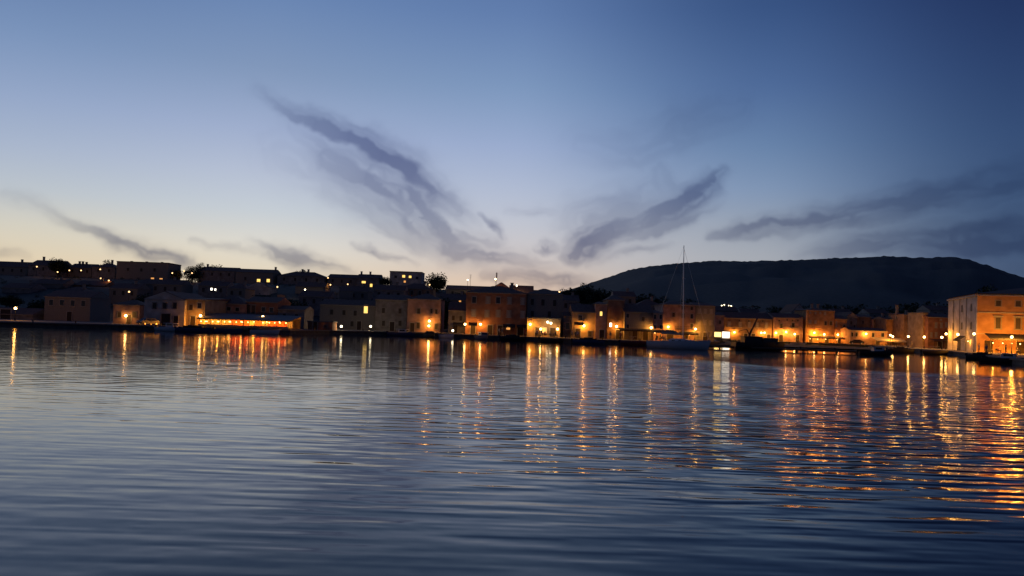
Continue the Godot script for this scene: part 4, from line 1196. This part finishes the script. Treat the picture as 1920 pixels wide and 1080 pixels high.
func motorboat(label: String, px: float, py: float, d: float, long: float, turn: float, mat: Material, kind: int) -> void:
	var p := at(px, py, d)
	var o := thing("motorboat", label, "boat", Vector3(p.x, 0, -d), turn, "small boats moored along the quay")
	part("hull", hull_mesh(long, long * 0.36, 0.62 + 0.03 * long, 0.25), mat, o)
	var st := tool()
	if kind == 0:            # small cabin with windscreen
		box(st, Vector3(0, 1.15, long * 0.08), Vector3(long * 0.24, 0.75, long * 0.3))
		box(st, Vector3(0, 1.56, long * 0.05), Vector3(long * 0.28, 0.07, long * 0.4))
		var cabin := part("cabin", done(st), M.hull_white, o)
		part("windscreen", unit_box, M.glass, cabin, Vector3(0, 1.3, long * 0.235), Vector3(long * 0.21, 0.36, 0.03), Vector3(-0.3, 0, 0))
		for s in [-1, 1]:
			part("pane", unit_box, M.glass, cabin, Vector3(s * long * 0.122, 1.3, long * 0.08), Vector3(0.02, 0.32, long * 0.2))
	elif kind == 1:          # covered with a tarpaulin
		for k in 6:
			var t := k / 5.0
			box(st, Vector3(0, 0.82 + 0.3 * sin(t * PI), (t - 0.5) * long * 0.66), Vector3(long * 0.3 * (1.0 - 0.3 * t), 0.16 + 0.34 * sin(t * PI), long * 0.16), Basis(Vector3.RIGHT, 0.2 * cos(t * PI)))
		part("tarpaulin", done(st), M.dark_awning, o)
	else:                    # open boat with thwarts and a folded bimini
		for k in 3:
			box(st, Vector3(0, 0.7, (k - 1) * long * 0.22), Vector3(long * 0.3, 0.05, 0.28))
		part("thwart", done(st), M.deck, o)
		st = tool()
		for s in [-1, 1]:
			bar(st, Vector3(s * long * 0.15, 0.7, -0.3), Vector3(s * long * 0.15, 1.75, 0.1), 0.02, -1, 5)
			bar(st, Vector3(s * long * 0.15, 0.7, 0.5), Vector3(s * long * 0.15, 1.75, 0.1), 0.02, -1, 5)
		box(st, Vector3(0, 1.8, 0.0), Vector3(long * 0.34, 0.06, long * 0.3))
		part("bimini", done(st), M.canvas, o)
	st = tool()
	box(st, Vector3(0, 0.85, -long * 0.53), Vector3(0.32, 0.42, 0.4))
	box(st, Vector3(0, 0.35, -long * 0.53), Vector3(0.16, 0.8, 0.2))
	part("outboard_motor", done(st), M.iron, o)

func make_boats() -> void:
	make_yacht()
	make_workboat()
	for b in [["white cabin boat moored below the gabled warehouse", 318, 617, 146.5, 5.6, 1.3, M.hull_white, 0], ["dark covered boat moored at the end of the restaurant pavilion", 362, 622, 146, 6.0, 1.7, M.hull_blue, 1], ["open boat with a folded canopy before the glowing pavilion", 428, 623, 147.5, 5.4, 1.5, M.hull_blue, 2],
			["white boat moored by the pavilion's red curtains", 496, 624, 147.8, 5.2, 1.75, M.hull_white, 2], ["dark blue cabin boat before the plain dim house", 752, 629, 173, 6.2, 1.35, M.hull_blue, 0], ["covered boat in front of the pink corner house", 806, 632, 170.5, 4.6, 0.5, M.hull_dark, 1],
			["cabin boat moored before the two lamps of the brick red house", 904, 636, 165.5, 6.0, 0.35, M.hull_blue, 0], ["white open boat next to the small white quay lamp", 838, 634, 168, 4.6, 0.7, M.hull_white, 2], ["dark covered boat before the brick red house's last door", 962, 637, 164.8, 5.4, 1.4, M.hull_dark, 1],
			["covered boat lying before the ochre house lamp", 1103, 641, 155.6, 6.2, 1.4, M.hull_blue, 1], ["dark open boat moored beneath the tavern terrace", 1034, 640, 159.5, 4.8, 1.6, M.hull_dark, 2], ["red striped open boat near the long flat awning", 1186, 646, 156.5, 5.0, 1.45, M.hull_red, 2],
			["dark cabin boat tied to the jetty's far end", 1640, 668, 140.5, 5.8, 1.5, M.hull_dark, 0], ["covered boat moored below the pair of lamps", 1688, 664, 172, 5.2, 1.2, M.hull_dark, 1], ["dark open boat moored before the russet house", 1752, 666, 164, 5.0, 1.4, M.hull_dark, 2],
			["dark cabin boat under the dazzling terrace lamp", 1884, 681, 117.5, 6.2, 0.9, M.hull_dark, 0], ["covered boat beside the grand building's front corner", 1842, 672, 134.5, 4.8, 0.7, M.hull_dark, 1], ["white open boat between the workboat and the kiosk light", 1496, 650, 224, 4.6, 1.5, M.hull_white, 2]]:
		motorboat(b[0], b[1], b[2], b[3], b[4], b[5], b[6], b[7])

func car(label: String, px: float, d: float, turn: float, paint: Material) -> void:
	var p := at(px, 640, d)
	var o := thing("parked_car", label, "car", Vector3(p.x, QUAY, -d), turn)
	var st := tool()
	var side := [[-2.0, 0.35], [-2.02, 0.75], [-1.85, 0.92], [-1.25, 0.97], [-0.75, 1.4], [0.75, 1.44], [1.5, 1.02], [1.98, 0.95], [2.05, 0.6], [2.0, 0.32]]
	for k in side.size():
		var a: Array = side[k]
		var b: Array = side[(k + 1) % side.size()]
		var wa := 0.84 if a[1] < 1.1 else 0.66
		var wb := 0.84 if b[1] < 1.1 else 0.66
		quad(st, Vector3(-wa, a[1], a[0]), Vector3(-wb, b[1], b[0]), Vector3(wb, b[1], b[0]), Vector3(wa, a[1], a[0]))
		for s in [-1, 1]:
			if s < 0:
				tri(st, Vector3(-0.84, 0.7, 0), Vector3(-wb, b[1], b[0]), Vector3(-wa, a[1], a[0]))
			else:
				tri(st, Vector3(0.84, 0.7, 0), Vector3(wa, a[1], a[0]), Vector3(wb, b[1], b[0]))
	part("body", done(st), paint, o)
	for s in [-1, 1]:
		for k in 2:
			part("side_window", unit_box, M.glass, o, Vector3(s * 0.74, 1.18, -0.35 + k * 0.85), Vector3(0.03, 0.3, 0.75), Vector3(0, 0, s * 0.4))
			var wheel := part("wheel", M.tyre, M.rubber, o, Vector3(s * 0.8, 0.31, -1.25 + k * 2.5))
			part("rim", M.wheel_rim, M.alloy, wheel)
		part("tail_light", unit_box, M.tail, o, Vector3(s * 0.62, 0.8, 2.03), Vector3(0.3, 0.16, 0.04))
		part("headlight", unit_box, M.alloy, o, Vector3(s * 0.6, 0.7, -2.02), Vector3(0.32, 0.14, 0.04))
	part("rear_window", unit_box, M.glass, o, Vector3(0, 1.24, 1.16), Vector3(1.2, 0.42, 0.03), Vector3(-0.95, 0, 0))
	part("windscreen", unit_box, M.glass, o, Vector3(0, 1.2, -1.03), Vector3(1.2, 0.5, 0.03), Vector3(0.85, 0, 0))

# ---------------------------------------------------------------- people
func figure(bones: Array) -> Dictionary:            # surface nets over smoothly joined tapered capsules
	var cell := 0.04
	var lo := Vector3(9, 9, 9)
	var hi := -lo
	for b in bones:
		for k in 2:
			var r: float = b[2 + k] + 0.06
			lo = lo.min(b[k] - Vector3.ONE * r)
			hi = hi.max(b[k] + Vector3.ONE * r)
	var n := Vector3i(((hi - lo) / cell).ceil()) + Vector3i.ONE
	var f := PackedFloat32Array()
	f.resize(n.x * n.y * n.z)
	for z in n.z:
		for y in n.y:
			for x in n.x:
				var p := lo + Vector3(x, y, z) * cell
				var v := 1.0
				for b in bones:
					var ab: Vector3 = b[1] - b[0]
					var t := clampf((p - b[0]).dot(ab) / maxf(ab.length_squared(), 1e-6), 0.0, 1.0)
					var q: float = (p - b[0] - ab * t).length() - lerpf(b[2], b[3], t)
					var h := clampf(0.5 + 0.5 * (v - q) / 0.05, 0.0, 1.0)
					v = lerpf(v, q, h) - 0.05 * h * (1.0 - h)
				f[(z * n.y + y) * n.x + x] = v
	var spot := PackedVector3Array()
	var which := {}
	for z in n.z - 1:
		for y in n.y - 1:
			for x in n.x - 1:
				var sum := Vector3.ZERO
				var count := 0
				for e in [[0, 1], [2, 3], [4, 5], [6, 7], [0, 2], [1, 3], [4, 6], [5, 7], [0, 4], [1, 5], [2, 6], [3, 7]]:
					var a := Vector3i(x + (e[0] & 1), y + ((e[0] >> 1) & 1), z + (e[0] >> 2))
					var b := Vector3i(x + (e[1] & 1), y + ((e[1] >> 1) & 1), z + (e[1] >> 2))
					var fa := f[(a.z * n.y + a.y) * n.x + a.x]
					var fb := f[(b.z * n.y + b.y) * n.x + b.x]
					if (fa < 0.0) != (fb < 0.0):
						sum += Vector3(a).lerp(Vector3(b), fa / (fa - fb))
						count += 1
				if count:
					which[Vector3i(x, y, z)] = spot.size()
					spot.append(lo + sum / count * cell)
	var index := PackedInt32Array()
	for c in which:
		for axis in 3:
			var a: Vector3i = c
			var b: Vector3i = c
			b[axis] += 1
			var u := Vector3i.ZERO
			var w := Vector3i.ZERO
			u[(axis + 1) % 3] = -1
			w[(axis + 2) % 3] = -1
			if not (which.has(c + u) and which.has(c + w) and which.has(c + u + w)):
				continue
			var fa := f[(a.z * n.y + a.y) * n.x + a.x]
			var fb := f[(b.z * n.y + b.y) * n.x + b.x]
			if (fa < 0.0) == (fb < 0.0):
				continue
			var q := [which[c], which[c + u], which[c + u + w], which[c + w]]
			if fa > 0.0:
				q.reverse()
			index.append_array([q[0], q[2], q[1], q[0], q[3], q[2]])
	return {"spot": spot, "index": index}

func make_people() -> void:
	var head := func(y: float, z: float) -> Array:
		return [[Vector3(0, y - 0.13, z), Vector3(0, y - 0.02, z + 0.01), 0.055, 0.06], [Vector3(0, y + 0.02, z + 0.02), Vector3(0, y + 0.1, z), 0.082, 0.095], [Vector3(0, y + 0.03, z + 0.1), Vector3(0, y + 0.01, z + 0.12), 0.015, 0.018]]
	var hand := func(p: Vector3, s: float) -> Array:
		var out := [[p, p + Vector3(0, -0.07, 0.01), 0.036, 0.034]]
		for k in 4:
			out.append([p + Vector3(0, -0.07, -0.025 + k * 0.018), p + Vector3(-s * 0.01, -0.13 - 0.01 * (k % 2), -0.02 + k * 0.02), 0.012, 0.01])
		out.append([p + Vector3(0, -0.02, 0.03), p + Vector3(-s * 0.01, -0.07, 0.06), 0.013, 0.011])
		return out
	var poses := []
	for pose in 3:
		var bones := []
		if pose < 2:
			var stride := 0.0 if pose == 0 else 0.2
			bones = [[Vector3(0, 0.95, 0), Vector3(0, 1.2, 0.01), 0.15, 0.14], [Vector3(0, 1.2, 0.01), Vector3(0, 1.38, 0), 0.15, 0.12], [Vector3(-0.14, 1.4, 0), Vector3(0.14, 1.4, 0), 0.075, 0.075]]
			bones.append_array(head.call(1.58, 0.01))
			for s in [-1, 1]:
				var sw: float = stride * s
				bones.append_array([[Vector3(s * 0.1, 0.92, 0), Vector3(s * 0.1, 0.5, sw * 0.6 + 0.03), 0.095, 0.062], [Vector3(s * 0.1, 0.5, sw * 0.6 + 0.03), Vector3(s * 0.1, 0.09, sw - 0.02), 0.06, 0.042], [Vector3(s * 0.1, 0.05, sw - 0.05), Vector3(s * 0.11, 0.04, sw + 0.14), 0.045, 0.035]])
				bones.append_array([[Vector3(s * 0.19, 1.39, 0), Vector3(s * 0.24, 1.12, -sw * 0.5), 0.055, 0.042], [Vector3(s * 0.24, 1.12, -sw * 0.5), Vector3(s * 0.23, 0.87, -sw + 0.06), 0.042, 0.03]])
				bones.append_array(hand.call(Vector3(s * 0.23, 0.86, -sw + 0.06), s))
		else:
			bones = [[Vector3(0, 0.55, 0), Vector3(0, 0.8, -0.02), 0.15, 0.14], [Vector3(0, 0.8, -0.02), Vector3(0, 0.98, 0), 0.15, 0.12], [Vector3(-0.14, 1.0, 0), Vector3(0.14, 1.0, 0), 0.075, 0.075]]
			bones.append_array(head.call(1.18, 0.02))
			for s in [-1, 1]:
				bones.append_array([[Vector3(s * 0.1, 0.54, 0), Vector3(s * 0.12, 0.52, 0.42), 0.095, 0.065], [Vector3(s * 0.12, 0.52, 0.42), Vector3(s * 0.12, 0.09, 0.4), 0.06, 0.042], [Vector3(s * 0.12, 0.05, 0.36), Vector3(s * 0.13, 0.04, 0.56), 0.045, 0.035]])
				bones.append_array([[Vector3(s * 0.19, 0.99, 0), Vector3(s * 0.25, 0.74, 0.04), 0.055, 0.042], [Vector3(s * 0.25, 0.74, 0.04), Vector3(s * 0.16, 0.66, 0.28), 0.042, 0.03]])
				bones.append_array(hand.call(Vector3(s * 0.15, 0.66, 0.3), s))
		poses.append(figure(bones))
	var shirts := [Color(0.5, 0.45, 0.4), Color(0.08, 0.1, 0.16), Color(0.3, 0.06, 0.05), Color(0.04, 0.04, 0.045), Color(0.35, 0.3, 0.2), Color(0.1, 0.16, 0.12)]
	var legs := [Color(0.04, 0.05, 0.08), Color(0.12, 0.1, 0.08), Color(0.03, 0.03, 0.03)]
	var skin := Color(0.45, 0.28, 0.2)
	var n := 0
	for p in [[0, 1007, 170.8, "standing person in a pale shirt before the tavern's first door"], [1, 1015, 169.0, "person in a dark jacket walking past the tavern lanterns"], [2, 1021.5, 170.6, "seated person in a red shirt at the tavern table"], [2, 1041, 170.8, "seated person in black at the last tavern table"], [0, 1072, 166, "standing person in khaki beside the slim alley house"], [1, 1079, 165, "person in a green top strolling under the ochre house lamp"],
			[0, 1083, 167, "standing person in a pale shirt beneath the small ochre house awning"], [1, 1144, 167, "person in a dark jacket walking by the white lit window"], [0, 1163, 168, "standing person in a red shirt near the flat awning's first post"], [2, 1232, 169.6, "seated person in black under the crowded cafe canopy"], [2, 1244, 169.6, "seated person in khaki under the crowded cafe canopy"], [0, 1238, 171.6, "standing person in a green top under the crowded cafe canopy"],
			[0, 935, 176, "standing person in a pale shirt outside the brick red house"], [1, 941, 175, "person in a dark jacket passing the brick red house"], [1, 985, 174, "person in a red shirt walking toward the tavern"], [0, 1575, 238, "standing person in black by the short red awning"], [1, 1709, 196, "person in khaki walking before the stepped grey house"], [0, 1886, 152, "standing person in a green top silhouetted before the grand terrace"], [0, 1836, 156, "standing person in a pale shirt at the grand building's corner"], [1, 1850, 150, "person in a dark jacket walking along the grand terrace"], [2, 1872, 157, "seated person in a red shirt on the grand terrace"], [2, 1908, 156, "seated person in black on the grand terrace"]]:
		var pose: Dictionary = poses[p[0]]
		var where := at(p[1], 640, p[2])
		var colors := PackedColorArray()
		var drop := 0.4 if p[0] == 2 else 0.0
		for v: Vector3 in pose.spot:
			var c: Color = shirts[n % 6]
			if v.y > 1.47 - drop or (absf(v.x) > 0.13 and v.y < 0.88 - drop * 0.4 and v.y > 0.62 - drop * 0.1 and p[0] != 2):
				c = skin
			elif v.y < 0.95 - drop and (absf(v.x) < 0.2 or v.y < 0.6):
				c = legs[n % 3]
			if v.y > 1.62 - drop and v.z < 0.06 or v.y > 1.7 - drop:
				c = Color(0.04, 0.028, 0.02)
			colors.append(c)
		var arrays := []
		arrays.resize(Mesh.ARRAY_MAX)
		arrays[Mesh.ARRAY_VERTEX] = pose.spot
		arrays[Mesh.ARRAY_COLOR] = colors
		arrays[Mesh.ARRAY_INDEX] = pose.index
		var am := ArrayMesh.new()
		am.add_surface_from_arrays(Mesh.PRIMITIVE_TRIANGLES, arrays)
		var st := SurfaceTool.new()
		st.create_from(am, 0)
		st.generate_normals()
		var o := part(numbered("person"), st.commit(), M.person, self, Vector3(where.x, QUAY, -p[2]), Vector3.ONE * rng.randf_range(0.98, 1.06), Vector3(0, rng.randf() * TAU, 0))
		tag(o, p[3], "person", "people out on the quay")
		n += 1

# ---------------------------------------------------------------- trees
func crown_mesh(sd: int, lumps: int, leaves: int, flat: float) -> ArrayMesh:
	var r := RandomNumberGenerator.new()
	r.seed = sd
	var st := SurfaceTool.new()
	st.begin(Mesh.PRIMITIVE_TRIANGLES)
	for k in lumps:
		var dir := Vector3(r.randfn(), r.randfn(), r.randfn()).normalized()
		var c := Vector3(dir.x * 0.36, dir.y * 0.3 * flat, dir.z * 0.36) * r.randf_range(0.3, 1.0)
		var size := r.randf_range(0.12, 0.2)
		for j in leaves:
			var q := Vector3(r.randfn(), r.randfn(), r.randfn()).normalized() * r.randf_range(0.55, 1.05)
			var p := c + q * size
			var u := Vector3(r.randfn(), r.randfn(), r.randfn()).normalized() * r.randf_range(0.018, 0.036)
			var w := u.cross(Vector3(r.randfn(), r.randfn(), r.randfn())).normalized() * r.randf_range(0.012, 0.026)
			var nm := (q + Vector3.UP * 0.4).normalized()
			for v in [p - u, p + w, p + u, p - u, p + u, p - w]:
				st.set_normal(nm)
				st.add_vertex(v)
	return st.commit()

func make_trees() -> void:
	var crowns := [crown_mesh(1, 34, 90, 1.0), crown_mesh(2, 32, 90, 0.85), crown_mesh(3, 36, 80, 1.2)]
	var st := tool()
	bar(st, Vector3(0, -0.12, 0), Vector3(0.01, 0.35, 0), 0.045, 0.03)
	bar(st, Vector3(0.01, 0.33, 0), Vector3(0.03, 0.7, 0.02), 0.03, 0.01)
	for k in 6:
		var a := TAU * k / 6.0
		bar(st, Vector3(0.01, 0.3 + 0.05 * k, 0), Vector3(cos(a) * 0.26, 0.52 + 0.06 * k, sin(a) * 0.26), 0.018, 0.005, 5)
	var trunk := done(st)
	for t in [["small round tree on the skyline beside the tall chimney", 112, 484, 312, 0.9, 0], ["large round tree standing alone against the sunset glow", 820, 513, 292, 1.15, 0], ["bushy tree at the bright gap of the skyline", 362, 501, 318, 1.0, 2], ["pointed tree beside the wide skyline house", 374, 495, 322, 0.6, 2], ["tree rising over the wide skyline house's roof", 408, 497, 328, 0.9, 0], ["low tree between two chimneyed skyline roofs", 514, 508, 322, 1.0, 1], ["dark tree behind the dark skyline house with square chimneys", 562, 506, 330, 0.9, 0],
			["tree tuft over the low skyline house", 199, 490, 326, 0.7, 2], ["bushy tree on the shoulder under the flat topped block", 332, 506, 304, 1.2, 1], ["dark tree beside the boxy modern house", 722, 518, 300, 1.0, 0],
			["dark garden tree over the long low shed", 20, 552, 215, 1.2, 1], ["dark garden tree by the low broad stone house", 74, 560, 200, 1.1, 0], ["broad garden tree uphill of the low broad stone house", 180, 552, 214, 1.2, 1], ["garden tree behind the small square house", 268, 552, 212, 0.9, 2], ["garden tree over the tall windowed reddish house", 500, 552, 222, 1.2, 0], ["garden tree above the low grey building", 545, 560, 205, 1.2, 1], ["garden tree over the long dark house", 640, 560, 212, 1.1, 0], ["garden tree behind the pink corner house", 836, 560, 205, 0.9, 2],
			["tree in front of the round tree's slope", 790, 538, 262, 1.2, 1], ["bushy tree below the barn", 858, 548, 248, 1.3, 0],
			["first dark tree of the grove where the ridge meets the mountain", 1066, 541, 300, 1.2, 0], ["round tree of the grove beneath the mountain's flank", 1086, 538, 310, 1.2, 1], ["tall tree of the grove beneath the mountain's flank", 1102, 534, 318, 0.9, 2], ["broad tree of the grove above the narrow tower house", 1124, 541, 300, 1.3, 1], ["low tree of the grove above the brown house", 1148, 546, 292, 1.2, 0],
			["dark tree over the long pale roof edge", 1196, 552, 300, 1.2, 1], ["dark tree uphill of the slim pink house's neighbour", 1232, 556, 290, 1.2, 2], ["dark tree behind the high salmon house", 1276, 560, 296, 1.3, 0], ["dark tree behind the yacht's mast", 1310, 564, 300, 1.2, 1], ["dark tree below the row of white lamps", 1352, 576, 320, 1.2, 0], ["dark tree behind the row house's roof", 1408, 576, 310, 1.2, 2], ["dark tree beside the small pointed attic", 1458, 574, 306, 1.2, 1], ["dark tree behind the bare pointed gable", 1500, 572, 310, 1.2, 0], ["dark tree behind the tallest orange house", 1560, 570, 312, 1.3, 1], ["dark tree over the mauve house", 1604, 574, 306, 1.2, 2], ["dark tree over the shuttered pink house's roof", 1648, 576, 300, 1.2, 0], ["dark tree behind the stout chimneys", 1700, 568, 306, 1.3, 1], ["dark tree above the dark lane", 1728, 570, 300, 1.2, 2], ["dark tree over the russet house's roof", 1764, 568, 296, 1.2, 0], ["dark tree rising behind the grand corner building", 1850, 534, 310, 1.2, 1]]:
		var top := at(t[1], t[2], t[3])
		var g := ground_at(top.x, t[3]) - 0.3
		var tall := maxf(3.0, top.y - g)
		var o := thing("tree", t[0], "tree", Vector3(top.x, g, -t[3]), rng.randf() * TAU, "trees among the houses")
		var wide: float = minf(tall, 9.0) * t[4]
		part("trunk", trunk, M.bark, o, Vector3.ZERO, Vector3(wide, tall, wide))
		var full := 1.35 if "alone" in t[0] else 1.0
		part("crown", crowns[t[5]], M["leaf%d" % t[5]], o, Vector3(0, tall * (0.58 - 0.3 * (full - 1.0)), 0), Vector3(wide * 1.3, tall * 1.15 * full, wide * 1.3))
	# scrub that nobody could count, on the slope and the foot of the mountain
	var clump := crown_mesh(7, 6, 22, 0.7)
	var mm := MultiMesh.new()
	mm.transform_format = MultiMesh.TRANSFORM_3D
	mm.mesh = clump
	mm.instance_count = 1500
	for k in 1500:
		var x := rng.randf_range(-260, 260)
		var d := rng.randf_range(196, 400)
		var s := rng.randf_range(1.6, 3.6)
		mm.set_instance_transform(k, Transform3D(Basis(Vector3.UP, rng.randf() * TAU).scaled(Vector3(s * 1.3, s, s * 1.3)), Vector3(x, hill(x, d) + s * 0.15, -d)))
	var scrub := MultiMeshInstance3D.new()
	scrub.name = "scrub"
	scrub.multimesh = mm
	scrub.material_override = M.leaf0
	add_child(scrub)
	tag(scrub, "dark low scrub covering the slope between the houses", "scrub")
	scrub.set_meta("kind", "stuff")

func make_small_things() -> void:
	car("parked car with red tail lights beside the gabled warehouse", 276, 155, PI - 0.5, M.car_paint)
	car("dark parked car before the low waterside bar", 1606, 233, 1.3, M.hull_dark)
	for s in [["thin lattice aerial rising behind the barn roof", 882.5, 514, 262, false], ["red tipped aerial on the peaked roof of the raised house", 931.5, 511, 236, true]]:
		var top := at(s[1], s[2], s[3])
		var foot := at(s[1], 536 if not s[4] else 531, s[3])
		var o := thing("aerial", s[0], "aerial", Vector3(top.x, foot.y - 1.5, -s[3]))
		var h := top.y - foot.y + 1.5
		var st := tool()
		bar(st, Vector3.ZERO, Vector3.UP * h, 0.06, 0.03)
		part("mast", done(st), M.iron, o)
		st = tool()
		for k in 4:
			bar(st, Vector3(-0.5 + k * 0.08, h - 0.3 - k * 0.35, 0), Vector3(0.5 - k * 0.08, h - 0.3 - k * 0.35, 0), 0.025, -1, 5)
		part("antenna", done(st), M.iron, o)
		if s[4]:
			st = tool()
			bar(st, Vector3.UP * (h - 1.6), Vector3.UP * h, 0.18, 0.16)
			part("cap", done(st), M.tail, o)
	street_lamp("small lamp beside the thin lattice aerial", 877, 525, 262, 1.6, "", true)
	street_lamp("twin lamp glowing at the foot of the red tipped aerial", 929, 523.5, 238, 3.0)
	street_lamp("tiny lamp on the long sloping skyline roof", 969, 535.5, 244, 0.8, "", true)
	# mooring bollards along the quay
	var st := tool()
	bar(st, Vector3.ZERO, Vector3.UP * 0.35, 0.12, 0.1)
	bar(st, Vector3.UP * 0.35, Vector3.UP * 0.48, 0.19, 0.17)
	var mesh := done(st)
	for p in [[60, 144, "near the lamp with the orange pool of light"], [140, 147, "before the low broad stone house"], [300, 151, "before the gabled warehouse"], [470, 152.5, "before the restaurant pavilion"], [590, 161, "before the orange washed hut"], [680, 171.5, "between the two cream globe lamps"], [740, 177, "before the plain dim house"], [870, 174, "before the lower narrow house"], [945, 170.2, "before the brick red house"], [1060, 163, "before the slim alley house"], [1130, 161.3, "before the narrow tower house"], [1200, 162, "before the long flat awning"]]:
		var w := at(p[0], 640, p[1] + 0.9)
		var o := part(numbered("bollard"), mesh, M.iron, self, Vector3(w.x, QUAY, -p[1] - 0.9))
		tag(o, "iron mooring bollard on the quay edge " + p[2], "bollard", "mooring bollards along the quay")

func make_more_meshes() -> void:
	var ball := SphereMesh.new()
	ball.radius = 0.11
	ball.height = 0.22
	ball.radial_segments = 10
	ball.rings = 6
	M.small_globe = ball
	var st := tool()
	bar(st, Vector3(0, 0.12, 0), Vector3(0, 0.5, 0), 0.012, -1, 5)
	M.cord = done(st)
	st = tool()
	bar(st, Vector3(0, 0.115, 0), Vector3(0, 0.2, 0), 0.16, 0.05)
	M.small_shade = done(st)
	st = tool()
	bar(st, Vector3(0, 0.72, 0), Vector3(0, 0.75, 0), 0.4, -1, 14)
	M.table_top = done(st)
	st = tool()
	bar(st, Vector3(0, 0.03, 0), Vector3(0, 0.72, 0), 0.035)
	M.table_leg = done(st)
	st = tool()
	bar(st, Vector3(0, 0, 0), Vector3(0, 0.04, 0), 0.24, 0.2, 12)
	M.table_foot = done(st)
	var ring := TorusMesh.new()
	ring.inner_radius = 0.18
	ring.outer_radius = 0.31
	ring.rings = 18
	ring.ring_segments = 8
	st = SurfaceTool.new()
	st.append_from(ring, 0, Transform3D(Basis(Vector3.BACK, PI / 2), Vector3.ZERO))
	M.tyre = st.commit()
	st = tool()
	bar(st, Vector3(-0.07, 0, 0), Vector3(0.07, 0, 0), 0.2, -1, 12)
	M.wheel_rim = done(st)
	M.person = plain(1, 1, 1, 0.85)
	M.person.vertex_color_use_as_albedo = true
	M.yellow_panel = glowing(1.0, 0.62, 0.2, 2.2)
	M.white_panel = glowing(1.0, 0.9, 0.72, 1.9)

func _ready() -> void:
	rng.seed = 12
	set_camera_and_light()
	make_materials()
	make_shared_meshes()
	make_more_meshes()
	make_water()
	make_mountain()
	make_land()
	make_waterfront()
	make_hill_houses()
	make_jetty()
	make_lamps()
	make_terraces()
	make_boats()
	make_trees()
	make_people()
	make_small_things()
